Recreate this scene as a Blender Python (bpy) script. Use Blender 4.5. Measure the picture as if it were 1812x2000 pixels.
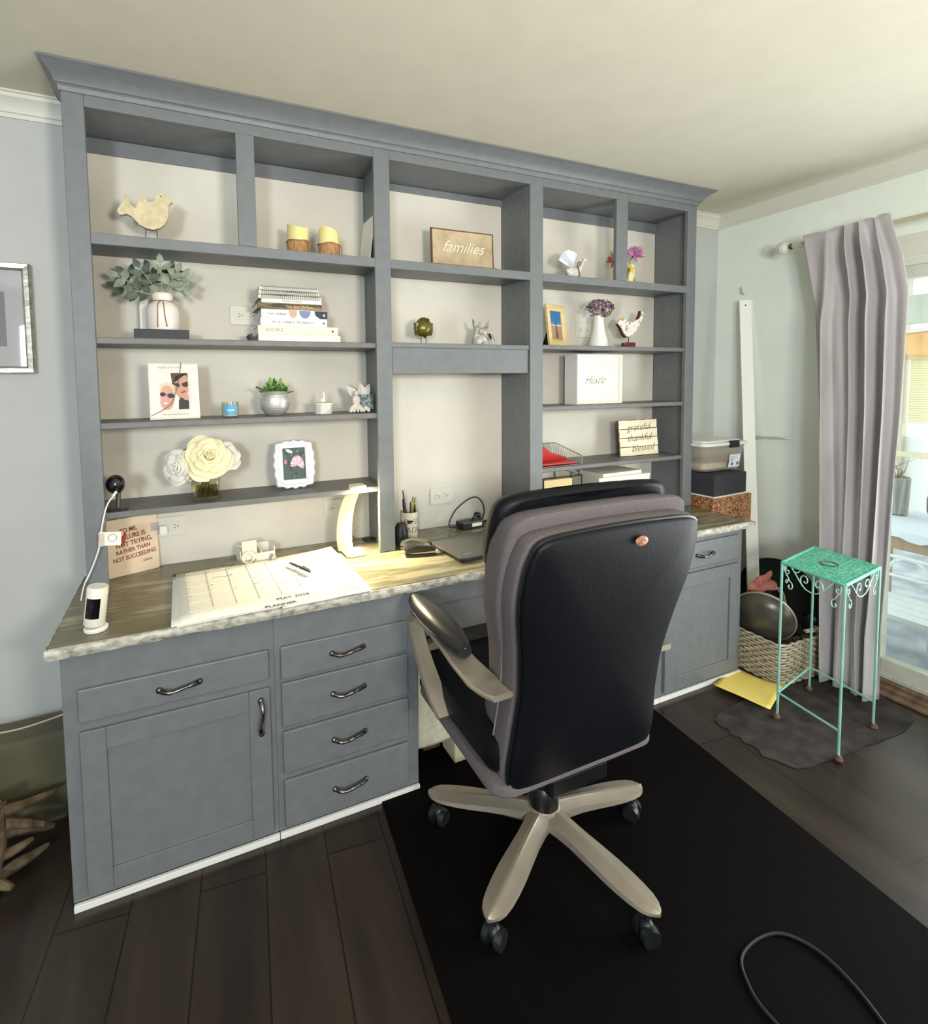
import bpy, bmesh, math, random
from mathutils import Vector, Matrix, Euler
random.seed(7)
PI = math.pi
sc = bpy.context.scene
for o in list(bpy.data.objects): bpy.data.objects.remove(o, do_unlink=True)
COL = sc.collection

# ------------------------------------------------------------------ camera
cam = bpy.data.cameras.new('camera'); co = bpy.data.objects.new('camera', cam); COL.objects.link(co)
YAW, PIT, ROL, FPX, PX, PY = 0.41943, 0.06415, -0.01269, 1013.83, 822.59, 812.49
c, s = math.cos(YAW), math.sin(YAW); cp, sp = math.cos(PIT), math.sin(PIT); cr, sr = math.cos(ROL), math.sin(ROL)
r = Vector((c, -s, 0)); fw = Vector((s, c, 0)); up = Vector((0, 0, 1))
F = fw*cp - up*sp; U = up*cp + fw*sp; R_ = r*cr + U*sr; U2 = U*cr - r*sr
M = Matrix((R_, U2, -F)).transposed().to_4x4(); M.translation = Vector((0.3224, -2.1670, 1.4422))
co.matrix_world = M
cam.sensor_fit = 'HORIZONTAL'; cam.sensor_width = 36; cam.lens = FPX*36/1812
cam.shift_x = (906-PX)/1812; cam.shift_y = (PY-1000)/1812; cam.clip_start = 0.02
sc.camera = co
sc.view_settings.view_transform = 'Standard'; sc.view_settings.look = 'None'
sc.view_settings.exposure = 0.10; sc.view_settings.gamma = 1.0

# ------------------------------------------------------------------ world and lights
W = bpy.data.worlds.new('sky'); sc.world = W; W.use_nodes = True
bg = W.node_tree.nodes['Background']; bg.inputs[0].default_value = (.93, .97, 1, 1); bg.inputs[1].default_value = 3.4
def area(name, loc, target, sx, sy, power, color):
    L = bpy.data.lights.new(name, 'AREA'); L.shape = 'RECTANGLE'; L.size = sx; L.size_y = sy; L.energy = power; L.color = color
    o = bpy.data.objects.new(name, L); COL.objects.link(o); o.location = loc
    o.rotation_euler = (Vector(target)-Vector(loc)).to_track_quat('-Z', 'Y').to_euler(); return o
area('rear_window_light', (-0.95, -4.30, 1.75), (1.0, 0, 1.35), .5, .6, 76, (.80, .90, 1))
area('door_daylight', (3.25, -1.95, 1.02), (2.2, -1.95, 1.38), 1.35, 1.65, 55, (.96, .98, 1))
area('added_ceiling_fill', (1.0, -3.1, 1.6), (1.2, -1.6, 2.5), .4, .4, 46, (1, .945, .865))  # unseen fill light added behind the camera to brighten the ceiling

# ------------------------------------------------------------------ materials
def lin(c):
    return tuple((x/255/12.92 if x/255 <= .04045 else ((x/255+.055)/1.055)**2.4) for x in c)
MC = {}
def mat(name, rgb, rough=.6, metal=0, spec=.5, emit=0, alpha=None, coat=0):
    if name in MC: return MC[name]
    m = bpy.data.materials.new(name); m.use_nodes = True; b = m.node_tree.nodes['Principled BSDF']
    col = lin(rgb)+(1,)
    b.inputs['Base Color'].default_value = col; b.inputs['Roughness'].default_value = rough
    b.inputs['Metallic'].default_value = metal; b.inputs['Specular IOR Level'].default_value = spec
    if coat: b.inputs['Coat Weight'].default_value = coat
    if emit: b.inputs['Emission Color'].default_value = col; b.inputs['Emission Strength'].default_value = emit
    MC[name] = m; return m
def nmat(name, c1, c2, scale=(5, 5, 5), rough=.6, bump=0, metal=0, kind='noise', detail=6, lo=.35, hi=.65, spec=.5, extra=None, dist=0):
    """two-tone procedural material; scale stretches object coordinates"""
    if name in MC: return MC[name]
    m = mat(name, c1, rough, metal, spec); nt = m.node_tree; N = nt.nodes; L = nt.links; b = N['Principled BSDF']
    tc = N.new('ShaderNodeTexCoord'); mp = N.new('ShaderNodeMapping'); mp.inputs['Scale'].default_value = scale
    L.new(tc.outputs['Object'], mp.inputs['Vector'])
    if kind == 'wave':
        t = N.new('ShaderNodeTexWave'); t.inputs['Scale'].default_value = 1; t.inputs['Distortion'].default_value = dist; t.inputs['Detail'].default_value = detail
        t.inputs['Detail Scale'].default_value = 1.2
    elif kind == 'voronoi':
        t = N.new('ShaderNodeTexVoronoi'); t.inputs['Scale'].default_value = 1
    else:
        t = N.new('ShaderNodeTexNoise'); t.inputs['Scale'].default_value = 1; t.inputs['Detail'].default_value = detail; t.inputs['Distortion'].default_value = dist
    L.new(mp.outputs['Vector'], t.inputs['Vector'])
    fac = t.outputs[0]
    cr_ = N.new('ShaderNodeValToRGB'); e = cr_.color_ramp.elements
    e[0].position = lo; e[0].color = lin(c1)+(1,); e[1].position = hi; e[1].color = lin(c2)+(1,)
    if extra:
        for pos, cc in extra:
            x = e.new(pos); x.color = lin(cc)+(1,)
    L.new(fac, cr_.inputs[0]); L.new(cr_.outputs[0], b.inputs['Base Color'])
    if bump:
        bp = N.new('ShaderNodeBump'); bp.inputs['Strength'].default_value = bump; bp.inputs['Distance'].default_value = .004
        L.new(fac, bp.inputs['Height']); L.new(bp.outputs[0], b.inputs['Normal'])
    return m
def glassmat(name, tint=(255, 255, 255), gloss=.08):
    if name in MC: return MC[name]
    m = bpy.data.materials.new(name); m.use_nodes = True; nt = m.node_tree; nt.nodes.clear()
    o = nt.nodes.new('ShaderNodeOutputMaterial'); mx = nt.nodes.new('ShaderNodeMixShader'); t = nt.nodes.new('ShaderNodeBsdfTransparent')
    g = nt.nodes.new('ShaderNodeBsdfGlossy'); g.inputs['Roughness'].default_value = .03; t.inputs[0].default_value = lin(tint)+(1,)
    fr = nt.nodes.new('ShaderNodeLayerWeight'); pw = nt.nodes.new('ShaderNodeMath'); pw.operation = 'POWER'; pw.inputs[1].default_value = 4
    ad = nt.nodes.new('ShaderNodeMath'); ad.operation = 'MULTIPLY_ADD'; ad.inputs[1].default_value = .45; ad.inputs[2].default_value = gloss
    nt.links.new(fr.outputs['Facing'], pw.inputs[0]); nt.links.new(pw.outputs[0], ad.inputs[0]); nt.links.new(ad.outputs[0], mx.inputs[0]); nt.links.new(t.outputs[0], mx.inputs[1]); nt.links.new(g.outputs[0], mx.inputs[2])
    nt.links.new(mx.outputs[0], o.inputs[0]); MC[name] = m; return m

wallm = nmat('wall_paint', (186, 187, 183), (190, 191, 187), (6, 6, 6), .75, .04)
wallr = nmat('wall_paint_green', (230, 236, 227), (234, 240, 231), (6, 6, 6), .75, .04)
ceilm = nmat('ceiling_paint', (212, 206, 187), (216, 210, 191), (9, 9, 9), .85, .05)
trimm = mat('trim_paint', (214, 212, 198), .5)
greym = nmat('grey_cabinet_paint', (107, 110, 111), (113, 116, 117), (25, 25, 25), .48, .03)
greyd = nmat('grey_shelf_paint', (104, 103, 101), (112, 111, 109), (25, 25, 25), .5, .03)
whitem = mat('white_satin', (232, 230, 224), .45)
blackm = mat('black_plastic', (18, 18, 20), .35)
pewter = nmat('pewter', (62, 56, 52), (150, 145, 140), (60, 60, 60), .3, .1, metal=1)
leather = nmat('black_leather', (7, 9, 13), (10, 12, 17), (140, 140, 140), .48, .12, spec=.22)
meshfab = nmat('grey_brown_fabric', (84, 77, 80), (101, 93, 94), (300, 300, 300), .85, .25)
silver = nmat('champagne_metal', (166, 156, 140), (174, 164, 148), (14, 14, 14), .40, 0, metal=.6)
creamp = mat('cream_paint', (220, 208, 176), .6)
greenm = nmat('mint_enamel', (88, 178, 150), (112, 196, 168), (30, 30, 30), .45, .05)
rustm = nmat('rusty_foot', (120, 80, 60), (60, 42, 36), (90, 90, 90), .7)
paperm = mat('white_paper', (240, 236, 222), .75)
glass = glassmat('clear_glass', (238, 243, 240))
glassd = glassmat('smoky_glass', (228, 230, 224), .06)
chrome = mat('chrome', (205, 205, 205), .18, 1)
inkm = mat('dark_ink', (50, 48, 50), .8)
twinem = nmat('twine', (130, 100, 70), (160, 128, 92), (300, 300, 300), .9)

# ------------------------------------------------------------------ mesh helpers
class MB:
    def __init__(s): s.bm = bmesh.new(); s.mi = 0
    def _fin(s, faces):
        for f in faces: f.material_index = s.mi
    def box(s, a, b, rot=None, piv=None, bev=0):
        """axis box between corners a,b, optional rotation Euler about piv"""
        x0, y0, z0 = [min(a[i], b[i]) for i in range(3)]; x1, y1, z1 = [max(a[i], b[i]) for i in range(3)]
        t = bmesh.new()
        bmesh.ops.create_cube(t, size=1, matrix=Matrix.Translation(((x0+x1)/2, (y0+y1)/2, (z0+z1)/2)) @ Matrix.Diagonal((x1-x0, y1-y0, z1-z0, 1)))
        if bev: bmesh.ops.bevel(t, geom=t.edges[:], offset=bev, segments=2, affect='EDGES', profile=.6)
        if rot is not None:
            p = Vector(piv) if piv is not None else Vector(((x0+x1)/2, (y0+y1)/2, (z0+z1)/2))
            Mx = Matrix.Translation(p) @ Euler(rot).to_matrix().to_4x4() @ Matrix.Translation(-p)
            t.transform(Mx)
        s.add(t); return s
    def add(s, t):
        for f in t.faces: f.material_index = s.mi
        me = bpy.data.meshes.new('t'); t.to_mesh(me); s.bm.from_mesh(me); bpy.data.meshes.remove(me); t.free()
    def ring_loft(s, rings, cap=True, closed=True):
        bm = s.bm; vs = [[bm.verts.new(p) for p in rg] for rg in rings]; n = len(rings[0])
        for a, b in zip(vs, vs[1:]):
            for i in range(n if closed else n-1):
                j = (i+1) % n
                try: f = bm.faces.new((a[i], a[j], b[j], b[i])); f.material_index = s.mi
                except ValueError: pass
        if cap and closed:
            for q in (vs[0][::-1], vs[-1]):
                try: f = bm.faces.new(q); f.material_index = s.mi
                except ValueError: pass
        return s
    def tube(s, pts, rad, seg=8, closed=False, cap=True, flat=1.0):
        pts = [Vector(p) for p in pts]; n = len(pts); rings = []
        if not hasattr(rad, '__len__'): rad = [rad]*n
        prev = None
        for i, p in enumerate(pts):
            if closed: t = pts[(i+1) % n]-pts[i-1]
            else: t = pts[min(i+1, n-1)]-pts[max(i-1, 0)]
            if t.length < 1e-9: t = Vector((0, 0, 1))
            t.normalize()
            if prev is None:
                a = Vector((0, 0, 1)) if abs(t.z) < .9 else Vector((1, 0, 0)); u = t.cross(a).normalized()
            else: u = (prev-t*prev.dot(t)); u = u.normalized() if u.length > 1e-6 else t.orthogonal().normalized()
            prev = u; v = t.cross(u)
            rings.append([p+(u*math.cos(2*PI*k/seg)+v*math.sin(2*PI*k/seg)*flat)*rad[i] for k in range(seg)])
        if closed: rings.append(rings[0]); s.ring_loft(rings, cap=False)
        else: s.ring_loft(rings, cap=cap)
        return s
    def cyl(s, p0, p1, r0, r1=None, seg=24): return s.tube([p0, p1], [r0, r0 if r1 is None else r1], seg)
    def lathe(s, prof, c=(0, 0, 0), seg=32, cap=True, sx=1, sy=1):
        rings = [[(c[0]+rr*math.cos(2*PI*k/seg)*sx, c[1]+rr*math.sin(2*PI*k/seg)*sy, c[2]+z) for k in range(seg)] for rr, z in prof]
        return s.ring_loft(rings, cap=cap)
    def ball(s, c, r, seg=16, rot=None):
        rr = r if hasattr(r, '__len__') else (r, r, r)
        t = bmesh.new(); Mx = Matrix.Translation(c)
        if rot: Mx = Mx @ Euler(rot).to_matrix().to_4x4()
        bmesh.ops.create_uvsphere(t, u_segments=seg, v_segments=max(6, seg//2+2), radius=1, matrix=Mx @ Matrix.Diagonal((*rr, 1))); s.add(t); return s
    def prism(s, poly, axis, a, b, Mx=None):
        """extrude 2D polygon; axis 'y': poly=(x,z) from y=a to b; 'x': (y,z); 'z': (x,y)"""
        def P(p, d): return {'y': (p[0], d, p[1]), 'x': (d, p[0], p[1]), 'z': (p[0], p[1], d)}[axis]
        rings = [[P(p, a) for p in poly], [P(p, b) for p in poly]]
        if Mx: rings = [[Mx @ Vector(q) for q in rg] for rg in rings]
        return s.ring_loft(rings)
    def quad(s, a, b, c, d):
        f = s.bm.faces.new([s.bm.verts.new(p) for p in (a, b, c, d)]); f.material_index = s.mi; return s
    def build(s, name, m, parent=None, smooth=False, bev=0, loc=None, rot=None, keepn=False, angle=40):
        if not keepn: bmesh.ops.recalc_face_normals(s.bm, faces=s.bm.faces[:])
        me = bpy.data.meshes.new(name); s.bm.to_mesh(me); s.bm.free()
        for mm in (m if isinstance(m, (list, tuple)) else [m]): me.materials.append(mm)
        o = bpy.data.objects.new(name, me); COL.objects.link(o)
        if smooth:
            me.polygons.foreach_set('use_smooth', [True]*len(me.polygons))
            try: me.set_sharp_from_angle(angle=math.radians(angle))
            except Exception: pass
        if bev:
            b = o.modifiers.new('bevel', 'BEVEL'); b.width = bev; b.segments = 2; b.limit_method = 'ANGLE'
        if parent: o.parent = parent
        if loc: o.location = loc
        if rot: o.rotation_euler = rot
        return o
def thing(name, label, cat, loc=(0, 0, 0), rz=0, group=None, rot=None):
    o = bpy.data.objects.new(name, None); COL.objects.link(o); o.empty_display_size = .05
    o.location = loc; o.rotation_euler = rot if rot else (0, 0, rz); return tag(o, label, cat, group)
def tag(o, label, cat, group=None, kind=None):
    o['label'] = label; o['category'] = cat
    if group: o['group'] = group
    if kind: o['kind'] = kind
    return o
def struct(o): o['kind'] = 'structure'; return o
def dup(root, loc, rot=None, label=None):
    r2 = root.copy(); COL.objects.link(r2); r2.location = loc
    if rot: r2.rotation_euler = rot
    if label: r2['label'] = label
    for ch in list(root.children):
        c2 = ch.copy(); COL.objects.link(c2); c2.parent = r2
        for g in ch.children:
            d = g.copy(); COL.objects.link(d); d.parent = c2
    return r2
def text(body, size, m, parent, loc, rot=(PI/2, 0, 0), shear=0, name='lettering', align='CENTER', ext=.0004, sx=1, off=0):
    cu = bpy.data.curves.new(name, 'FONT'); cu.body = body; cu.size = size; cu.shear = shear; cu.extrude = ext
    cu.align_x = align; cu.align_y = 'CENTER'; cu.resolution_u = 3; cu.offset = off; cu.space_line = .85
    t = bpy.data.objects.new('tmp', cu); COL.objects.link(t); bpy.context.view_layer.update()
    dg = bpy.context.evaluated_depsgraph_get(); me = bpy.data.meshes.new_from_object(t.evaluated_get(dg))
    bpy.data.objects.remove(t, do_unlink=True)
    me.name = name; me.materials.clear(); me.materials.append(m)
    o = bpy.data.objects.new(name, me); COL.objects.link(o); o.parent = parent; o.location = loc; o.rotation_euler = rot; o.scale = (sx, 1, 1)
    return o
def art(name, parent, shapes, w, h, loc=(0, 0, 0), rot=(0, 0, 0)):
    """a flat printed picture: filled coloured outlines on paper in the x-z plane, facing -y"""
    bm = bmesh.new(); mats = []
    for k, (col, poly) in enumerate(shapes):
        mm = mat('ink_%d_%d_%d' % col, col, .5)
        if mm not in mats: mats.append(mm)
        y = -.00025*(k+1)
        f = bm.faces.new([bm.verts.new((p[0]*w-w/2, y, p[1]*h)) for p in poly]); f.material_index = mats.index(mm)
    bmesh.ops.triangulate(bm, faces=bm.faces[:])
    me = bpy.data.meshes.new(name); bm.to_mesh(me); bm.free()
    for mm in mats: me.materials.append(mm)
    o = bpy.data.objects.new(name, me); COL.objects.link(o); o.parent = parent; o.location = loc; o.rotation_euler = rot; return o
def ell(cx, cy, rx, ry, n=14, a0=0, a1=2*PI, rot=0):
    out = []
    for k in range(n):
        a = a0+(a1-a0)*k/(n if abs(a1-a0-2*PI) < 1e-6 else n-1); x = rx*math.cos(a); y = ry*math.sin(a)
        out.append((cx+x*math.cos(rot)-y*math.sin(rot), cy+x*math.sin(rot)+y*math.cos(rot)))
    return out
def smooth_path(pts, n=6, closed=False):
    P = [Vector(p) for p in pts]; out = []; N = len(P)
    rng = range(N if closed else N-1)
    for i in rng:
        if closed: p0, p1, p2, p3 = P[i-1], P[i], P[(i+1) % N], P[(i+2) % N]
        else: p0 = P[max(i-1, 0)]; p1 = P[i]; p2 = P[i+1]; p3 = P[min(i+2, N-1)]
        for k in range(n):
            t = k/n
            out.append(.5*((2*p1)+(-p0+p2)*t+(2*p0-5*p1+4*p2-p3)*t*t+(-p0+3*p1-3*p2+p3)*t**3))
    if not closed: out.append(P[-1])
    return out
def interp(tab, z):
    if z <= tab[0][0]: return tab[0][1]
    for (a, va), (b, vb) in zip(tab, tab[1:]):
        if z <= b: return va+(vb-va)*(z-a)/(b-a)
    return tab[-1][1]

# ------------------------------------------------------------------ room shell
CZ = 2.402; XL, XR = -1.45, 3.251; YR = -4.45
DY0, DY1, DZ0, DZ1 = -2.62, -.820, .03, 1.935      # sliding door opening
fl = nmat('dark_vinyl_plank', (35, 29, 24), (62, 51, 41), (9, 1.2, 4), .27, .05, detail=8, lo=.3, hi=.75, spec=.45)
N = fl.node_tree.nodes; L = fl.node_tree.links
br = N.new('ShaderNodeTexBrick'); br.inputs['Scale'].default_value = 1; br.inputs['Brick Width'].default_value = 1.2; br.inputs['Row Height'].default_value = .18
br.inputs['Mortar Size'].default_value = .0025; br.inputs['Mortar'].default_value = (.25, .25, .25, 1); br.inputs['Color1'].default_value = (1, 1, 1, 1); br.inputs['Color2'].default_value = (.78, .78, .78, 1)
tc = N.new('ShaderNodeTexCoord'); mp = N.new('ShaderNodeMapping'); mp.inputs['Rotation'].default_value = (0, 0, PI/2+.1); L.new(tc.outputs['Object'], mp.inputs[0]); L.new(mp.outputs[0], br.inputs[0])
mx = N.new('ShaderNodeMix'); mx.data_type = 'RGBA'; mx.blend_type = 'MULTIPLY'; mx.inputs[0].default_value = 1
L.new([n for n in N if n.bl_idname == 'ShaderNodeValToRGB'][0].outputs[0], mx.inputs[6]); L.new(br.outputs[0], mx.inputs[7]); L.new(mx.outputs[2], N['Principled BSDF'].inputs['Base Color'])
struct(MB().box((XL-.1, YR-.1, -.08), (XR+.1, .1, 0)).build('floor', fl))
struct(MB().box((XL-.1, YR-.1, CZ), (XR+.1, .1, CZ+.08)).build('ceiling', ceilm))
struct(MB().box((XL-.1, 0, 0), (XR+.1, .1, CZ)).build('wall_back', wallm))
b = MB(); b.box((XR, DY1, 0), (XR+.1, 0, CZ)); b.box((XR, YR, 0), (XR+.1, DY0, CZ)); b.box((XR, DY0, DZ1), (XR+.1, DY1, CZ)); b.box((XR, DY0, 0), (XR+.1, DY1, DZ0-.005))
struct(b.build('wall_right', wallr))
struct(MB().box((XL-.1, YR, 0), (XL, 0, CZ)).build('wall_left', wallm))
struct(MB().box((XL-.1, YR-.1, 0), (XR+.1, YR, CZ)).build('wall_front', wallm))
# crown moulding on the walls: ogee profile (depth, drop)
cprof = [(0, -.072), (.006, -.072), (.009, -.060), (.014, -.057), (.018, -.040), (.034, -.022), (.040, -.018), (.044, -.008), (.050, -.006), (.050, 0), (0, 0)]
def crown(name, p0, p1, nrm):
    p0 = Vector(p0); p1 = Vector(p1); nrm = Vector(nrm)
    return struct(MB().ring_loft([[p+nrm*d+Vector((0, 0, z)) for d, z in cprof] for p in (p0, p1)]).build(name, trimm, smooth=True, angle=30))
crown('trim_1', (XL, 0, CZ), (-.012, 0, CZ), (0, -1, 0))
crown('trim_2', (2.80, 0, CZ), (XR, 0, CZ), (0, -1, 0))
crown('trim_3', (XR, 0, CZ), (XR, YR, CZ), (-1, 0, 0))
crown('trim_4', (XL, 0, CZ), (XL, YR, CZ), (1, 0, 0))
bpr = [(0, 0), (.014, 0), (.014, .115), (.008, .128), (0, .133)]
baseb = mat('shaded_baseboard', (120, 118, 92), .5)  # wall colour darkened, the shade of the dim corner put into it
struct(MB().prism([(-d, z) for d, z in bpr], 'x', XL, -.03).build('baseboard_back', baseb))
struct(MB().prism([(-d, z) for d, z in bpr], 'x', 2.80, XR).build('baseboard_right', trimm))
# sliding glass door
dfm = nmat('aluminium_white', (196, 198, 184), (206, 207, 194), (20, 20, 20), .45)
b = MB(); x0, x1 = XR+.02, XR+.07
b.box((x0, DY0+.05, DZ0), (x1, DY1-.05, DZ0+.085)); b.box((x0, DY0+.05, DZ1-.055), (x1, DY1-.05, DZ1)); b.box((x0, DY1-.05, DZ0), (x1, DY1, DZ1)); b.box((x0, DY0, DZ0), (x1, DY0+.05, DZ1)); b.box((x0+.002, -1.78, DZ0+.085), (x1-.002, -1.72, DZ1-.055))
d1 = struct(b.build('door_1', dfm, bev=.004))
MB().box((XR+.043, DY0+.04, DZ0+.08), (XR+.047, DY1-.04, DZ1-.05)).build('glass_pane', glass, d1)
b = MB(); b.box((XR-.012, DY0-.09, DZ1+.035), (XR, DY1+.07, DZ1+.13)); b.box((XR-.02, DY0-.09, DZ1+.105), (XR, DY1+.07, DZ1+.13)); b.box((XR-.012, DY1+.0, 0), (XR, DY1+.07, DZ1+.035)); b.box((XR-.012, DY0-.09, 0), (XR, DY0, DZ1+.035))
b.box((XR-.006, DY0, DZ1-.002), (XR, DY1, DZ1+.028))
struct(b.build('trim_5', trimm, bev=.003))
thr = nmat('brown_threshold', (92, 70, 52), (120, 98, 76), (4, 40, 4), .5)
b = MB(); b.box((XR-.12, DY0, 0), (XR, DY1+.05, .012)); b.box((XR-.075, DY0, 0), (XR, DY1+.03, .022)); b.box((XR-.035, DY0, 0), (XR, DY1, .034))
struct(b.build('trim_6', thr, bev=.003))

# ------------------------------------------------------------------ hutch (shelving on the desk)
HD = -.237; H = .764; Z1, Z1B, ZT, ZH = 1.925, 1.890, 2.304, 2.36
X = dict(L=0.0, a=.059, b=.499, c=.56, d=.996, e=1.061, f=1.719, g=1.789, h=2.218, i=2.29, j=2.700, R=2.765)
hutch = thing('bookcase_hutch', 'large grey painted open shelving hutch with crown, standing on the stone desktop', 'bookcase', (0, 0, H))
def hb(name, boxes, m=greym, bev=.002, par=None, sm=False):
    b = MB()
    for p in boxes: b.box((p[0], p[1], p[2]-H), (p[3], p[4], p[5]-H))
    return b.build(name, m, par or hutch, bev=bev, smooth=sm)
W_ = -.0046
for xa, xb in ((.022, 1.027), (1.046, X['f']-.001), (X['f']+.022, X['R']-.037)): hb('lit_wall_sheet', [(xa, -.0044, H+.002, xb, -.0008, ZT)], nmat('lit_wall_cream', (206, 200, 186), (211, 205, 191), (6, 6, 6), .7, .03), 0)  # same wall behind the shelves, its brighter light put into a paler sheet
for n, xa, xb in (('outer', X['L'], .02), ('in', 1.028, X['e']-.016), ('in', X['f'], X['f']+.02), ('outer', X['R']-.035, X['R'])):
    hb('side_panel', [(xa, HD+.02, H+.002, xb, W_, ZH)])
FF = (HD, HD+.02)
for n, xa, xb, za in (('s', X['L'], X['a'], H+.002), ('s', X['d'], X['e'], H+.002), ('s', X['f'], X['g'], H+.002), ('s', X['j'], X['R'], H+.002)):
    hb('face_stile', [(xa, FF[0], za, xb, FF[1], ZH)])
hb('face_stile', [(X['b'], FF[0], Z1, X['c'], FF[1], ZT)]); hb('face_stile', [(X['h'], FF[0], Z1, X['i'], FF[1], ZT)])
for xa, xb in ((X['a'], X['d']), (X['e'], X['f']), (X['g'], X['j'])):
    hb('top_rail', [(xa, FF[0], ZT, xb, FF[1], ZH)]); hb('rail', [(xa, FF[0], Z1B, xb, FF[1], Z1)])
for xa, xb in ((.02, 1.028), (1.045, X['f']), (X['f']+.02, X['R']-.035)):
    hb('top_panel', [(xa, FF[1], ZT+.001, xb, W_, ZT+.02)]); hb('shelf', [(xa, FF[1], Z1-.022, xb, W_, Z1)])
for xa, xb, zz in ((.02, 1.028, 2.252), (1.045, X['f'], 2.275), (X['f']+.02, X['R']-.035, 2.252)):
    hb('nailing_strip', [(xa, -.014, zz, xb, W_, ZT)])
SH = .228
for z in (1.600, 1.325, 1.032): hb('shelf', [(.021, -SH, z-.021, 1.027, W_, z)], greyd, .003)
for z in (1.607, 1.325, 1.040): hb('shelf', [(X['f']+.021, -SH, z-.020, X['R']-.036, W_, z)], greyd, .003)
hb('shelf', [(1.046, -SH-.004, 1.583, X['f']-.001, W_, 1.603)], greym, .003)
hb('apron', [(X['e']+.004, -.228, 1.479, X['f']-.004, -.208, 1.583)])
# mitred crown: sweeps round three sides
hp = [(0, -.062), (.006, -.062), (.010, -.050), (.014, -.046), (.020, -.044), (.024, -.036), (.040, -.020), (.062, -.009), (.068, -.006), (.074, -.004), (.074, 0), (0, 0)]
b = MB(); rings = []
for px, py, nx, ny in ((X['L'], -.002, -1, 0), (X['L'], HD, -1, -1), (X['R'], HD, 1, -1), (X['R'], -.002, 1, 0)):
    rings.append([(px+nx*d*.55 if nx < 0 else px+nx*d*.75, py+ny*d, CZ-.002+z-H) for d, z in hp])
b.ring_loft(rings); b.box((X['L'], HD, ZH-H-.001), (X['R'], -.002, CZ-.004-H)); b.build('crown_moulding', greym, hutch, smooth=True, angle=25)

# ------------------------------------------------------------------ base cabinets
def handle(parent, c, L=.105, vert=False, lift=.024):
    """arched bow pull with a knuckle in the middle, lying along x (or z); front is -y"""
    pts = []; rad = []
    for k in range(17):
        t = k/16*2-1; d = -(lift*(1-abs(t)**3.2))-.002 if abs(t) < .999 else 0
        wob = .004*math.sin(t*PI)
        u = t*L/2; pts.append((c[0]+(wob if vert else u), c[1]+d, c[2]+(u if vert else wob)))
        rad.append(.0055+.0022*abs(t)**2-(.0012 if .2 < abs(t) < .4 else 0))
    b = MB(); b.tube(pts, rad, 10)
    for e in (-1, 1):
        q = (c[0]+(0 if vert else e*L/2), c[1], c[2]+(e*L/2 if vert else 0)); b.ball((q[0], q[1]-.004, q[2]), (.009, .008, .009), 12)
    return b.build('handle', pewter, parent, smooth=True)
BY = -.545; FY = -.558
def cabinet(label, xa, xb, drawers, doors, zt=H-.032):
    t = thing('desk_base_cabinet', label, 'cabinet', (xa, 0, 0)); w = xb-xa
    MB().box((0, BY, .02), (w, -.003, zt)).build('body', greym, t, bev=.002)
    MB().box((.002, BY-.012, 0), (w, BY+.0, .02)).build('toe_trim', whitem, t, bev=.002)
    for (x0, x1, z0, z1) in drawers:
        d = MB().box((x0-xa, FY, z0), (x1-xa, BY-.0005, z1)).build('drawer', greym, t, bev=.004); handle(d, ((x0+x1)/2-xa, FY, (z0+z1)/2))
    for (x0, x1, z0, z1, hx) in doors:
        x0 -= xa; x1 -= xa; s_ = .062; b = MB()
        b.box((x0, FY, z0), (x0+s_, BY-.0005, z1)); b.box((x1-s_, FY, z0), (x1, BY-.0005, z1)); b.box((x0+s_, FY, z1-s_), (x1-s_, BY-.0005, z1)); b.box((x0+s_, FY, z0), (x1-s_, BY-.0005, z0+s_))
        d = b.build('door', greym, t, bev=.002); MB().box((x0+s_, FY+.007, z0+s_), (x1-s_, BY-.0005, z1-s_)).build('door_panel', greym, d)
        handle(d, (x0+.028 if hx < 0 else x1-.028, FY, z1-.085), .105, True)
    return t
cabinet('grey cabinet at the left end of the desk with one drawer above a panelled door', -.021, .533, [(.016, .515, .533, .626)], [(.016, .515, .035, .507, 1)])
cabinet('grey bank of four drawers left of the knee space', .533, 1.018, [(.551, .978, .520, .626), (.551, .978, .366, .508), (.551, .978, .213, .350), (.551, .978, .035, .190)], [])
cabinet('grey bank of drawers right of the knee space, mostly behind the chair', 1.70, 2.185, [(1.735, 2.15, .520, .626), (1.735, 2.15, .366, .508), (1.735, 2.15, .213, .350), (1.735, 2.15, .035, .190)], [])
cabinet('grey cabinet at the right end of the desk with one drawer above a panelled door', 2.185, 2.733, [(2.215, 2.700, .582, .700)], [(2.215, 2.700, .035, .562, -1)])
t = thing('desk_knee_drawer_unit', 'grey shallow drawer rail bridging the knee space under the desktop', 'drawer', (1.019, 0, 0))
MB().box((0, BY, .655), (.680, -.003, .731)).build('rail', greyd, t, bev=.002)
MB().box((.02, BY+.01, .54), (.66, -.20, .654)).build('drawer', greyd, t, bev=.003)
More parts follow.
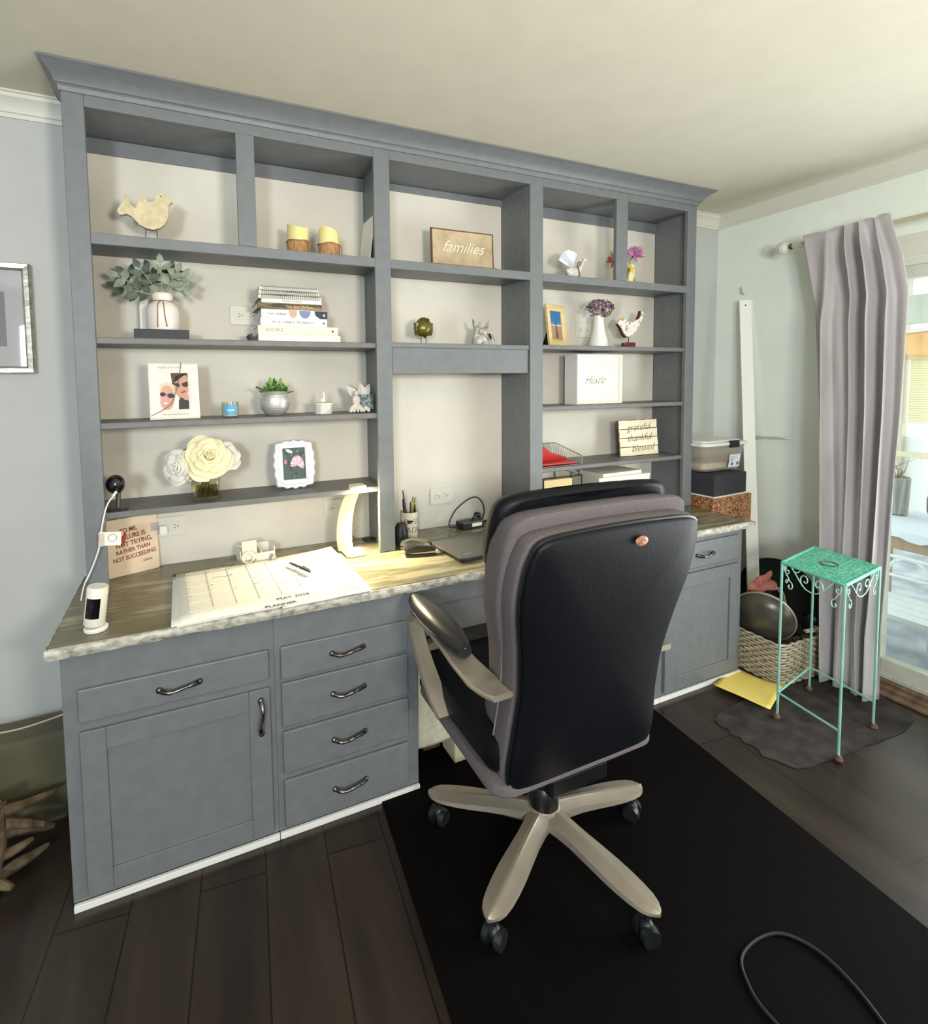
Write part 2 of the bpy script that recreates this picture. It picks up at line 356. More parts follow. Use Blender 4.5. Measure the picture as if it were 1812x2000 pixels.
# worktop
gran = nmat('veined_granite', (98, 92, 72), (160, 153, 126), (3.2, 17, 9), .24, 0, detail=12, lo=.34, hi=.70, extra=[(.44, (116, 110, 86)), (.50, (106, 100, 80)), (.58, (140, 133, 106))], dist=1.3)
grane = nmat('chiselled_granite_edge', (136, 130, 114), (200, 196, 184), (40, 60, 60), .5, .5, detail=10, lo=.34, hi=.62)
wt = thing('stone_worktop', 'long veined olive and cream granite desktop over the grey cabinets', 'desktop', (0, 0, H))
MB().box((-.041, -.578, -.030), (2.76, -.003, 0)).build('slab', gran, wt, bev=.004)
b = MB(); n = 140
for a in range(n):
    pass
rings = []
rnd = random.Random(3)
for k in range(n+1):
    x = -.045+(2.765+.045)*k/n; j = [rnd.uniform(-.0015, .0015) for _ in range(5)]
    rings.append([(x, -.578, -.002), (x, -.584+j[0], -.003), (x, -.588+j[1], -.012), (x, -.586+j[2], -.022), (x, -.582+j[3], -.031), (x, -.576, -.031)])
b.ring_loft(rings); b.build('chiselled_edge', grane, wt, smooth=True, angle=60)
MB().box((-.047, -.578, -.030), (-.0415, -.003, -.001)).build('side_edge', grane, wt, bev=.002)

# ------------------------------------------------------------------ wall outlets
def outlet(label, cx_, z0, w=.115, h=.075, gang=2, x=0):
    t = thing('wall_outlet', label, 'outlet', (cx_, -.0044, z0+h/2), group=None)
    pm = mat('outlet_plate', (210, 206, 192), .4)
    MB().box((-w/2, -.006, -h/2), (w/2, -.0005, h/2)).build('cover_plate', pm, t, bev=.003)
    for sx in (-.021, .021):
        rc = MB().box((sx-.016, -.008, -.016), (sx+.016, -.006, .016)).build('socket', pm, t, bev=.004)
        b = MB()
        b.box((sx-.006, -.0086, .004), (sx+.001, -.0079, .006)); b.box((sx-.006, -.0086, -.006), (sx+.001, -.0079, -.004)); b.cyl((sx+.008, -.0079, 0), (sx+.008, -.0086, 0), .0025, seg=10)
        b.build('slots', inkm, rc)
    return t
outlet('white wall outlet beside the stack of books', .535, 1.676)
outlet('white wall outlet behind the white vase on the right shelves', 2.222, 1.668, .1)
outlet('white wall outlet above the pen cup in the knee bay', 1.385, .874, .12)
outlet('white wall outlet above the desk beside the lit lamp', .881, .874)
outlet('white wall outlet behind the handwritten card', .235, .873)

# ------------------------------------------------------------------ office chair
ch = thing('office_chair', 'high-backed black leather swivel chair with champagne metal arms, seen from behind', 'chair', (1.27, -.93, 0), 0)
YB = [(.30, -.140), (.40, -.152), (.55, -.172), (.7, -.200), (.85, -.232), (1.0, -.268), (1.2, -.325)]
CXo = .018
def outline(pts, n=5):
    P = [(CXo+w, z) for w, z in pts]; Pm = [(CXo-w, z) for w, z in pts[::-1]][1:-1]
    q = smooth_path([(p[0], 0, p[1]) for p in P+Pm], n, True); return [(v.x, v.z) for v in q]
def pad(ol, off0, off1, inset0, inset1, b0, b1, rnd=.012):
    """upholstered slab between y offsets off0 (rear) and off1 (front) along the curved back"""
    cxx = CXo; cz = sum(p[1] for p in ol)/len(ol); hz = (max(p[1] for p in ol)-min(p[1] for p in ol))/2; rings = []
    def ring(off, ins):
        k = []
        for x, z in ol:
            dx, dz = x-cxx, z-cz; rr = math.hypot(dx, dz); f_ = max(0, 1-ins/max(rr, .05)); zz = cz+dz*f_; k.append((cxx+dx*f_, interp(YB, zz)+off, zz))
        return k
    def scal(off, f_): return [(cxx+(x-cxx)*f_, interp(YB, cz+(z-cz)*f_)+off, cz+(z-cz)*f_) for x, z in ol]
    for f_ in (.02, .3, .55, .75, .88): rings.append(scal(off0-b0*(1-f_**3), f_))
    rings.append(ring(off0, inset0+rnd)); rings.append(ring(off0+rnd*.3, inset0+rnd*.3)); rings.append(ring(off0+rnd, inset0))
    rings.append(ring(off1-rnd, inset1)); rings.append(ring(off1-rnd*.3, inset1+rnd*.3)); rings.append(ring(off1, inset1+rnd))
    for f_ in (.88, .75, .55, .3, .02): rings.append(scal(off1+b1*(1-f_**3), f_))
    return MB().ring_loft(rings)
shell = [(0, .350), (.15, .350), (.232, .362), (.260, .42), (.252, .55), (.249, .66), (.264, .78), (.287, .90), (.290, .98), (.280, 1.045), (.248, 1.084), (.12, 1.094), (0, 1.096)]
ol = outline(shell)
bk = pad(ol, .012, .080, 0, 0, 0, 0).build('backrest', meshfab, ch, smooth=True, angle=50)
rp = [(w*.955, .352+(z-.352)*.985+.004) for w, z in shell]
pad(outline(rp), -.012, .016, 0, 0, .022, 0, .012).build('rear_panel', leather, bk, smooth=True, angle=60)
b = MB(); b.tube([(x, interp(YB, z)+.004, z) for x, z in outline([(w*.965, .352+(z-.352)*.99+.001) for w, z in shell])], .0055, 6, closed=True); b.build('piping', blackm, bk, smooth=True)
b = MB(); b.tube([(x, interp(YB, z)+.072, z) for x, z in ol], .0026, 6, closed=True); b.build('front_piping', mat('pale_piping', (122, 114, 112), .7), bk, smooth=True)
cush = [(0, .44), (.14, .44), (.215, .46), (.245, .52), (.245, .62), (.262, .74), (.292, .87), (.300, .98), (.295, 1.065), (.262, 1.120), (.13, 1.131), (0, 1.133)]
pad(outline(cush), .060, .158, 0, .01, 0, .03, .016).build('front_cushion', meshfab, ch, smooth=True, angle=50)
hd = [(0, .93), (.18, .93), (.27, .95), (.292, 1.0), (.293, 1.08), (.280, 1.135), (.235, 1.158), (.10, 1.164), (0, 1.165)]
pad(outline(hd), .125, .205, .0, .01, 0, .02, .028).build('headrest', leather, ch, smooth=True, angle=60)
b = MB(); b.ball((.060, interp(YB, 1.045)-.026, 1.045), (.021, .004, .013), 20); bd = b.build('badge', nmat('bronze_badge', (166, 112, 78), (128, 82, 56), (140, 140, 140), .4, .3), ch, smooth=True)
b = MB(); b.tube([(.060+.007*math.cos(a*PI/6), interp(YB, 1.045)-.030, 1.045+.0045*math.sin(a*PI/6)) for a in range(9)], .0008, 5); b.build('emblem', inkm, bd)
# seat
def rrect(x0, x1, y0, y1, r, n=5):
    out = []
    for cx_, cy_, a in ((x1-r, y1-r, 0), (x0+r, y1-r, PI/2), (x0+r, y0+r, PI), (x1-r, y0+r, 3*PI/2)):
        for k in range(n+1): out.append((cx_+r*math.cos(a+k*PI/2/n), cy_+r*math.sin(a+k*PI/2/n)))
    return out
def cushion(z0, z1, x0, x1, y0, y1, r, rd=.03, slope=0):
    rings = []
    for z, ins in ((z0, .03), (z0+rd*.2, .01), (z0+rd*.7, 0), (z1-rd, 0), (z1-rd*.3, .008), (z1, .03), (z1+.012, .10), (z1+.016, .2)):
        rings.append([(x, y, z+slope*(y-y0)) for x, y in rrect(x0+ins, x1-ins, y0+ins, y1-ins, max(r-ins, .01))])
    return MB().ring_loft(rings)
cushion(.40, .50, -.265, .285, -.15, .375, .07, .04, .03).build('seat', leather, ch, smooth=True)
cushion(.355, .40, -.272, .292, -.165, .36, .06, .02, .05).build('seat_base', meshfab, ch, smooth=True)
MB().box((-.09, -.15, .30), (.11, .13, .356)).build('tilt_mechanism', blackm, ch, bev=.008)
MB().cyl((0, 0, .13), (0, 0, .30), .028).lathe([(.045, .14), (.045, .2), (.035, .215)]).build('gas_lift', blackm, ch, smooth=True)
# arms
def strip(path, wx, th, xc):
    """flat bar swept in the y-z plane, width along x varies"""
    P = smooth_path([(0, y, z) for y, z in path], 6); n_ = len(P); rings = []
    for i, p in enumerate(P):
        t_ = (P[min(i+1, n_-1)]-P[max(i-1, 0)]).normalized(); nn = Vector((0, -t_.z, t_.y)); u_ = i/(n_-1)
        w = interp(wx, u_)/2; h_ = interp(th, u_)/2; xx = interp(xc, u_)
        rings.append([Vector((xx+a*w, p.y, p.z))+nn*(b_*h_) for a, b_ in ((-.85, -1), (.85, -1), (1, -.4), (1, .4), (.85, 1), (-.85, 1), (-1, .4), (-1, -.4))])
    return rings
for sgn in (-1, 1):
    xo = sgn*.305+CXo
    b = MB(); b.ring_loft(strip([(.318, .648), (.300, .672), (.20, .688), (.06, .684), (-.06, .668), (-.13, .655), (-.175, .655)], [(0, .05), (.4, .062), (.75, .088), (1, .060)], [(0, .012), (1, .016)], [(0, xo), (.6, xo), (1, xo-sgn*.028)]))
    b.ring_loft(strip([(.300, .674), (.322, .655), (.305, .61), (.235, .53), (.165, .465), (.125, .425)], [(0, .045), (.3, .048), (.8, .060), (1, .045)], [(0, .016), (.5, .028), (1, .02)], [(0, xo), (.5, xo), (1, xo-sgn*.012)]))
    fr = b.build('arm_frame', silver, ch, smooth=True, angle=35)
    rings = []
    for k in range(15):
        u_ = k/14; yy = .325-u_*.355; w = .046*(math.sin(PI*min(max(u_, .03), .97))**.35); zz = .697+.012*math.sin(PI*u_)-.008*u_
        rings.append([(xo+w*math.cos(a), yy, zz+.018+(.026*math.sin(a) if math.sin(a) > 0 else .018*math.sin(a))) for a in [q*PI/8 for q in range(16)]])
    p_ = MB().ring_loft(rings).build('arm_pad', mat('satin_black_leather', (34, 33, 34), .34), fr, smooth=True)
    b = MB(); b.tube([(xo+.0445*math.cos(a)*.99, .147+.176*math.sin(a), .717) for a in [q*PI/16 for q in range(32)]], .0022, 5, closed=True); b.build('stitching', mat('pale_stitch', (170, 165, 155), .6), p_)
# star base
hubz = .135; b = MB(); b.lathe([(.038, .085), (.046, .095), (.048, .145), (.040, .160), (.030, .165)], seg=30)
sb = b.build('star_base', silver, ch, smooth=True)
for k in range(5):
    a0 = math.radians(211+72*k); ca, sa = math.cos(a0), math.sin(a0); rings = []
    for u_ in [0, .08, .18, .3, .45, .6, .72, .82, .9, .95, .985, 1.0]:
        rr = .015+u_*.355; hw = interp([(0, .044), (.12, .036), (.3, .035), (.6, .041), (.78, .041), (.9, .034), (.95, .026), (.985, .014), (1, .004)], u_)
        zt = .150-.042*u_**1.3; th = interp([(0, .06), (.3, .045), (.8, .026), (1, .014)], u_)
        sec = [(-hw, -.35), (-hw*.92, .45), (-hw*.24, .86), (-hw*.12, 1), (hw*.12, 1), (hw*.24, .86), (hw*.92, .45), (hw, -.35), (hw*.6, -1), (-hw*.6, -1)]
        rings.append([(rr*ca-t_*sa, rr*sa+t_*ca, zt-th/2+q*th/2) for t_, q in sec])
    MB().ring_loft(rings).build('spoke', silver, sb, smooth=True, angle=28)
    q = Vector((.335*ca, .335*sa, 0)); b = MB(); rz = Matrix.Rotation(a0+k*1.1, 4, 'Z')
    for e in (-1, 1):
        p0 = q+rz @ Vector((0, e*.009, .027)); p1 = q+rz @ Vector((0, e*.027, .027)); b.cyl(p0, p1, .0265, .024, 20)
    b.ball(q+Vector((0, 0, .036)), (.020, .020, .024), 12); b.cyl(q+Vector((0, 0, .04)), q+Vector((0, 0, .088)), .007, seg=10)
    b.build('caster', nmat('caster_black', (20, 22, 24), (32, 35, 38), (50, 50, 50), .4), ch, smooth=True)

# ------------------------------------------------------------------ floor mat, paper, cords
matm = nmat('black_floor_mat', (5, 3, 3), (9, 6, 6), (60, 3, 3), .8, .08, spec=.08)
b = MB(); Mx = Matrix.Translation((.872, -.577, 0)) @ Matrix.Rotation(-.10, 4, 'Z')
b.prism(rrect(0, 1.245, -2.6, .33, .02), 'z', .001, .007, Mx); tag(b.build('floor_mat', matm), 'large black mat on the dark floor under the swivel chair', 'mat')
b = MB(); b.tube(smooth_path([(1.47, -1.62, .012), (1.46, -1.49, .012), (1.48, -1.43, .012), (1.52, -1.39, .012), (1.6, -1.38, .012), (1.67, -1.40, .012), (1.705, -1.46, .012), (1.70, -1.54, .012), (1.67, -1.62, .012)], 6), .004, 8)
tag(b.build('cable', mat('dark_cable', (20, 18, 18), .6), smooth=True), 'thin dark cable looped on the black mat near the bottom of the view', 'cable')

# yellow paper: curled sheet
b = MB(); rings = []
cn = [Vector((2.50, -.585, 0)), Vector((2.745, -.50, 0)), Vector((2.775, -.73, 0)), Vector((2.545, -.815, 0))]
for i in range(13):
    u_ = i/12; row = []
    for j in range(11):
        v_ = j/10; p = cn[0].lerp(cn[1], u_).lerp(cn[3].lerp(cn[2], u_), v_)
        row.append((p.x, p.y, .0095+.012*(v_-.4)**2+.010*(1-u_)**3+.004*math.sin(u_*5+v_*3)**2+.006*(v_*u_)**4))
    rings.append(row)
b.ring_loft(rings, closed=False); o = b.build('paper_sheet', nmat('yellow_paper', (236, 212, 106), (242, 220, 120), (6, 6, 6), .8), smooth=True)
so = o.modifiers.new('thickness', 'SOLIDIFY'); so.thickness = .0008; tag(o, 'curled yellow sheet of paper on the floor by the right cabinet', 'paper')
# ragged dark mat under the stand
rg = nmat('worn_rug', (30, 26, 25), (60, 53, 48), (14, 14, 14), .95, .4)
rr_ = random.Random(5); poly = []
for a in range(48):
    t_ = a/48*2*PI; cx_, cy_ = 2.70, -.905; rx = .42; ry = .19
    k = (abs(math.cos(t_))**5+abs(math.sin(t_))**5)**(-1/5)*(1+rr_.uniform(-.03, .03)); x_ = rx*math.cos(t_)*k; y_ = ry*math.sin(t_)*k
    poly.append((cx_+x_*math.cos(-.06)-y_*math.sin(-.06), cy_+y_*math.cos(-.06)+x_*math.sin(-.06)))
tag(MB().prism(poly, 'z', .0005, .0045).build('worn_rug', rg), 'worn dark brown scrap of rug under the mint plant stand', 'rug')

# ------------------------------------------------------------------ mint plant stand
palem = nmat('pale_mint_enamel', (124, 178, 160), (146, 196, 180), (20, 20, 9), .5)
st = thing('plant_stand', 'mint green metal plant stand with pierced top and scrolls, in front of the curtain', 'stand', (2.70, -.95, .005))
ft = {'f': (2.50, -1.095), 'l': (2.545, -.845), 'b': (2.875, -.785), 'r': (2.830, -1.050)}
ftl = {k: (v[0]-2.70, v[1]+.95) for k, v in ft.items()}; HZ = .672
for k, (x_, y_) in ftl.items():
    lg = MB().tube([(x_*1.02, y_*1.02, .006), (x_, y_, .03), (x_, y_, HZ)], .0050, 8).build('leg', palem, st, smooth=True)
    MB().lathe([(.006, 0), (.013, .001), (.015, .008), (.011, .016), (.006, .022)], (x_*1.02, y_*1.02, 0), 14).build('foot', rustm, lg, smooth=True)
for a, b_ in (('f', 'l'), ('l', 'b'), ('b', 'r'), ('f', 'r')):
    if (a, b_) != ('f', 'r'):
        MB().tube([(*ftl[a], .112), (*ftl[b_], .112)], .0045, 8).build('lower_rail', palem, st)
b = MB()
for a, b_ in (('f', 'l'), ('l', 'b'), ('b', 'r'), ('r', 'f')): b.tube([(*ftl[a], HZ), (*ftl[b_], HZ)], .0065, 8)
b.build('top_rim', greenm, st, smooth=True)
# pierced top: a grid with holes
b = MB(); A, B_, C_, D_ = [Vector((*ftl[k], HZ+.001)) for k in ('f', 'r', 'b', 'l')]; nu, nv = 17, 13
def tp(u_, v_): return A.lerp(B_, u_).lerp(D_.lerp(C_, u_), v_)
for i in range(nu):
    for j in range(nv):
        u0, u1, v0, v1 = i/nu, (i+1)/nu, j/nv, (j+1)/nv; um, vm = (u0+u1)/2, (v0+v1)/2; d = .26 if (i+j) % 2 else .20
        inn = [tp(um+math.cos(q*PI/3)*(u1-u0)*d, vm+math.sin(q*PI/3)*(v1-v0)*d*1.0) for q in range(8)] if False else [tp(um+math.cos(q*PI/4+PI/8)*(u1-u0)*d, vm+math.sin(q*PI/4+PI/8)*(v1-v0)*d) for q in range(8)]
        out = [tp(u1, vm+(v1-v0)*.2), tp(um+(u1-u0)*.2, v1), tp(um-(u1-u0)*.2, v1), tp(u0, vm+(v1-v0)*.2), tp(u0, vm-(v1-v0)*.2), tp(um-(u1-u0)*.2, v0), tp(um+(u1-u0)*.2, v0), tp(u1, vm-(v1-v0)*.2)]
        cor = [tp(u1, v1), None, tp(u0, v1), None, tp(u0, v0), None, tp(u1, v0), None]
        for q in range(8):
            q2 = (q+1) % 8
            b.quad(inn[q], out[q], out[q2], inn[q2])
            if cor[q] is not None and q % 2 == 0: b.bm.faces.new([b.bm.verts.new(p) for p in (out[q], cor[q], out[q2])])
pt_ = b.build('pierced_top', greenm, st); so = pt_.modifiers.new('t', 'SOLIDIFY'); so.thickness = .0016
MB().tube([tp(.5, .5)+Vector((.030*math.cos(q*PI/10), .030*math.sin(q*PI/10), .003)) for q in range(20)], .0022, 6, closed=True).build('medallion_ring', rustm, st)
MB().lathe([(.028, .0005), (.012, .0015), (.006, .004)], tp(.5, .5), 20).build('medallion', greenm, st, smooth=True)
# scrolls on each side
def spiral(c2, r0, turns, a0, dirn, n=26): return [(c2[0]+r0*(1-.82*k/n)*math.cos(a0+dirn*turns*2*PI*k/n), c2[1]+r0*(1-.82*k/n)*math.sin(a0+dirn*turns*2*PI*k/n)) for k in range(n+1)]
for a, b_ in (('f', 'l'), ('l', 'b'), ('b', 'r'), ('f', 'r')):
    P0 = Vector((*ftl[a], 0)); P1 = Vector((*ftl[b_], 0)); Ls = (P1-P0).length
    def to(p): return P0.lerp(P1, .5+p[0]/Ls)+Vector((0, 0, HZ-.004+p[1]))
    b = MB(); k_ = Ls/.33
    for sg in (-1, 1):
        f_ = lambda pts: [to((sg*x*k_, z)) for x, z in pts]
        b.tube(f_([(0, -.075), (.03, -.070), (.06, -.05), (.09, -.02), (.11, -.004)]), .0022, 6)
        b.tube(f_(spiral((.035, -.036), .028, 1.1, -1.2, 1)), .0022, 6)
        b.tube(f_([(.15, -.006), (.145, -.03), (.13, -.045), (.12, -.06)]+spiral((.118, -.082), .020, .9, 1.6, 1)), .0022, 6)
        b.tube(f_(spiral((.132, -.024), .014, 1.0, 0, -1)), .002, 6)
    b.build('scrollwork', mat('pale_mint', (160, 205, 186), .45), st, smooth=True)

# ------------------------------------------------------------------ curtain and rod
rod = thing('curtain_rod', 'pale curtain rod with a faceted glass ball finial above the sliding door', 'curtain rod', (3.13, -.45, 2.106))
MB().cyl((0, -.03, 0), (0, -2.6, 0), .011, seg=14).build('rod', mat('aged_white', (176, 172, 148), .5), rod, smooth=True)
b = MB(); b.lathe([(.004, -.032), (.018, -.027), (.029, -.012), (.032, 0), (.029, .012), (.018, .027), (.004, .032)], (0, 0, 0), 12); b.build('finial', mat('crystal', (205, 205, 192), .15, 0, .8), rod)
MB().lathe([(.012, -.008), (.016, 0), (.012, .008)], (0, 0, 0), 16).build('collar', pewter, rod, loc=(0, -.040, 0), rot=(PI/2, 0, 0))
b = MB(); b.cyl((0, -.06, -.002), (.119, -.06, -.002), .006, seg=10); b.lathe([(.022, 0), (.018, .01)], (0, 0, 0), 18).build('bracket', mat('aged_white', (0, 0, 0)), rod, loc=(.119, -.06, 0), rot=(0, -PI/2, 0)) if False else b.build('bracket', mat('aged_white', (0, 0, 0)), rod)
b = MB(); rings = []
yl = [(0, -.742), (.35, -.725), (.8, -.700), (1.3, -.668), (1.8, -.628), (2.0, -.592), (2.14, -.572)]; yr = [(0, -.965), (.3, -.955), (.7, -.968), (1.3, -.985), (1.8, -.985), (1.96, -.955), (2.06, -.925), (2.14, -.905)]
nz, ny = 60, 120
for iz in range(nz+1):
    z = .014+(2.13-.014)*iz/nz; a_, b_ = interp(yl, z), interp(yr, z); xc = 3.02+.066*(z/2.13)**.8; row = []; top = max(0, (z-1.7)/.43)
    for k in range(ny+1):
        u_ = k/ny
        amp = (.028+.016*math.sin(u_*2.3+.6))*(1-.2*top)+.010*top*(u_ > .45)
        ph = 2*PI*4.3*(u_**(1.0+.3*top))+1.1*math.sin(2*PI*u_*1.1+z*.8)+.5*math.sin(z*1.3+u_*5)
        fold = amp*(.75+.45*math.sin(u_*8.5+z*1.3))*math.sin(ph)+.009*math.sin(ph*1.9+z*1.4)*(1-.5*top)+.004*math.sin(z*9+u_*22)*top
        row.append((xc+fold*(1-.55*max(0, (z-2.0)/.13)), a_+(b_-a_)*u_+.012*math.sin(ph*1.0+1.2)*(.25+.75*min(1, z/.6)), z+(.012*math.sin(ph)*.6+.01*u_ if iz == nz else 0)))
    rings.append(row)
b.ring_loft(rings, closed=False)
curm = nmat('grey_velvet', (176, 171, 173), (192, 186, 189), (14, 14, 3), .85, .05)
curm.node_tree.nodes['Principled BSDF'].inputs['Sheen Weight'].default_value = .4
cu = b.build('curtain', curm, smooth=True, angle=180); so = cu.modifiers.new('t', 'SOLIDIFY'); so.thickness = .0025
tag(cu, 'long grey velvet curtain gathered at the left side of the sliding door', 'curtain')
# tieback hook
b = MB(); b.cyl((XR-.002, -.30, 1.112), (XR-.03, -.30, 1.112), .012, seg=14); b.tube(smooth_path([(XR-.03, -.30, 1.112), (XR-.05, -.34, 1.118), (XR-.07, -.42, 1.126), (XR-.06, -.47, 1.125), (XR-.04, -.475, 1.122), (XR-.03, -.43, 1.118), (XR-.035, -.36, 1.114)], 6), .0045, 8)
tag(b.build('curtain_holdback', mat('clear_resin', (205, 208, 190), .2, 0, .7), smooth=True), 'pale curtain tieback hook on the right wall between the white board and the curtain', 'hook')
b = MB(); b.tube(smooth_path([(XR-.001, -.170, 1.925), (XR-.018, -.168, 1.93), (XR-.02, -.165, 1.95), (XR-.012, -.160, 1.965)], 4), .002, 6)
tag(b.build('wall_hook', pewter, smooth=True), 'small dark metal hook in the wall above the leaning white board', 'hook')
# leaning white board
b = MB(); p0 = Vector((3.085, -.395, .001)); p1 = Vector((3.222, -.195, 1.885)); d = (p1-p0).normalized(); w = Vector((.78, -.62, 0)).normalized(); nn = d.cross(w).normalized()
b.ring_loft([[q+w*a+nn*c_ for a, c_ in ((-.030, -.008), (.030, -.008), (.030, .008), (-.030, .008))] for q in (p0, p1)])
bd_ = b.build('white_board', nmat('white_gloss_board', (226, 226, 216), (236, 236, 228), (8, 8, 1), .4), bev=.001)
tag(bd_, 'tall narrow white board leaning in the corner behind the basket', 'board')
b = MB(); q = p1-d*.03-nn*.009; b.cyl(q-nn*.001, q+nn*.002, .004, seg=10); b.build('screw_hole', inkm, bd_)

# ------------------------------------------------------------------ stack of boxes in the corner
card = nmat('cardboard', (92, 74, 60), (110, 90, 72), (12, 12, 12), .85)
tag(MB().box((2.79, -.30, 0), (3.06, -.02, .665)).build('cardboard_box', card, bev=.003), 'tall brown cardboard box at the bottom of the stack right of the desk', 'box')
tag(MB().box((2.795, -.345, .667), (3.10, -.03, .820), bev=.004).build('patterned_box', nmat('brown_shred_pattern', (84, 44, 26), (200, 146, 96), (38, 38, 60), .7, .3, kind='noise', detail=4, lo=.42, hi=.58, dist=3)), 'box with a mottled orange and brown pattern, under the dark grey box in the corner', 'box')
t = thing('fabric_box', 'charcoal grey fabric box in the corner stack under the clear bin', 'box', (2.935, -.17, .822), .06)
MB().box((-.150, -.17, .006), (.130, .14, .118)).build('body', nmat('charcoal_felt', (44, 42, 48), (58, 56, 62), (120, 120, 120), .9, .3), t, bev=.006)
b = MB(); b.box((-.156, -.176, 0), (.136, .146, .006)); b.build('paper_edge', whitem, t)
bn = thing('storage_bin', 'clear plastic storage bin with white lid and black latch, topmost in the corner stack', 'bin', (2.94, -.165, .946))
binm = glassmat('frosted_plastic', (236, 230, 220), .30); g_ = binm.node_tree; pb = g_.nodes.new('ShaderNodeBsdfPrincipled'); pb.inputs['Base Color'].default_value = lin((222, 216, 206))+(1,); pb.inputs['Roughness'].default_value = .25
mxn = [n for n in g_.nodes if n.bl_idname == 'ShaderNodeMixShader'][0]; g_.links.new(pb.outputs[0], mxn.inputs[2]); rings = []
for z, ins in ((0, .034), (.008, .026), (.012, .024), (.13, .006), (.140, 0)): rings.append([(x, y, z) for x, y in rrect(-.175+ins, .175-ins, -.145+ins, .145-ins, .035)])
MB().ring_loft(rings).build('tub', binm, bn, smooth=True)
b = MB(); b.prism(rrect(-.182, .182, -.152, .152, .035), 'z', .140, .156); b.prism(rrect(-.150, .150, -.125, .125, .03), 'z', .156, .166); ld = b.build('lid', mat('white_plastic', (225, 226, 220), .35), bn, bev=.003)
b = MB(); b.box((.012, -.160, .128), (.082, -.146, .166)); b.build('latch', mat('dark_navy_plastic', (24, 28, 38), .4), bn, bev=.003)
t2 = MB().box((.02, -.1415, .035), (.105, -.1400, .105)).build('sticker', mat('pale_label', (222, 228, 232), .5), bn, rot=(.13, 0, 0), loc=(0, .004, .004))
b = MB()
for k in range(4): b.box((.03+.0, -.1423, .092-.008*k), (.03+.035-.006*k, -.1416, .094-.008*k))
b.cyl((.045, -.1423, .052), (.045, -.1416, .052), .009, seg=16); b.box((.080, -.1423, .045), (.098, -.1416, .062))
b.build('print', mat('label_print', (92, 110, 140), .6), t2)
MB().prism(rrect(-.140, .10, -.115, .10, .02), 'z', .012, .045).build('folded_cloth', mat('cream_cloth', (222, 212, 190), .8), bn, bev=.006)

# ------------------------------------------------------------------ basket with pans
bs = thing('wicker_basket', 'low rectangular pale wicker basket beside the right cabinet', 'basket', (2.955, -.56, 0), -.04)
BX, BYH, BH = .165, .155, .205
wick = nmat('pale_wicker', (152, 142, 120), (200, 188, 160), (60, 60, 60), .75, .2)
b = MB(); rows = 15; per = 52
for k in range(rows):
    z0 = .008+(BH-.012)*k/(rows-1); pts = []
    ol2 = rrect(-BX, BX, -BYH, BYH, .03, 6); 
    P = [Vector((x, y, 0)) for x, y in ol2]; P.append(P[0]); seg = [(P[i+1]-P[i]).length for i in range(len(P)-1)]; tot = sum(seg)
    nn_ = 208
    for q in range(nn_):
        s_ = tot*q/nn_; i = 0
        while s_ > seg[i]: s_ -= seg[i]; i += 1
        p = P[i].lerp(P[i+1], s_/seg[i]); nr = Vector((p.x/BX, p.y/BYH, 0)); nr = Vector((p.x if abs(p.x) > BX-.031 else 0, p.y if abs(p.y) > BYH-.031 else 0, 0)).normalized()
        off = .0042*math.sin(q/nn_*2*PI*per/2+(PI if k % 2 else 0))+.010*z0/BH
        pts.append(p+nr*off+Vector((0, 0, z0)))
    b.tube(pts, .0062, 6, closed=True)
b.build('weave', wick, bs, smooth=True)
b = MB(); b.prism(rrect(-BX+.012, BX-.012, -BYH+.012, BYH-.012, .02), 'z', .004, .012); b.build('bottom', wick, bs)
b = MB()
for e in range(26):
    a = e/26; 
for (x_, y_) in [(-BX+.03+i*.043, s2*BYH) for i in range(8) for s2 in (-1, 1)]+[(s2*BX, -BYH+.03+i*.042) for i in range(7) for s2 in (-1, 1)]: b.cyl((x_*.985, y_*.985, 0), (x_*1.01, y_*1.01, BH-.004), .003, seg=6)
b.build('stakes', mat('dark_wicker', (96, 84, 66), .8), bs)
lidm = nmat('smoky_steel', (70, 66, 58), (96, 90, 78), (9, 9, 9), .3, metal=.35)
def disc(name, c_, r_, tilt, prof, m, smooth=True, par=None): return MB().lathe(prof, (0, 0, 0), 44).build(name, m, par, smooth=smooth, loc=c_, rot=tilt)
# frying pan with silver rim, leaning against the cabinet end
t = thing('frying_pan', 'large grey pan with a pale metal rim standing upright at the front of the basket', 'pan', (2.822, -.598, .272), rot=(0, 1.28, .42))
MB().lathe([(.001, -.030), (.040, -.028), (.085, -.014), (.115, .008), (.128, .030), (.131, .030), (.118, .004), (.087, -.018), (.040, -.032), (.001, -.034)], seg=48).build('bowl', lidm, t, smooth=True)
MB().tube([(.130*math.cos(q*PI/24), .130*math.sin(q*PI/24), .031) for q in range(48)], .0055, 8, closed=True).build('rim', mat('brushed_steel', (200, 192, 172), .4, .7), t, smooth=True)
t = thing('black_skillet', 'small black skillet with a pale wooden handle lying on top of the basket', 'pan', (2.975, -.615, .228), rot=(.28, -.12, .12))
MB().lathe([(.001, 0), (.072, 0), (.088, .03), (.091, .03), (.075, -.004), (.001, -.004)], seg=40).build('bowl', mat('black_nonstick', (16, 16, 18), .35), t, smooth=True)
b = MB(); b.tube([(-.01, -.085, .028), (.06, -.105, .02), (.12, -.115, .0)], [.010, .014, .012], 10, flat=.6); b.build('handle', nmat('pale_wood_handle', (196, 182, 152), (214, 200, 170), (60, 8, 8), .6), t, smooth=True)
t = thing('dark_saucepan', 'dark charcoal saucepan standing behind the grey pan in the basket', 'pan', (2.965, -.50, .29), rot=(1.2, .2, -.5))
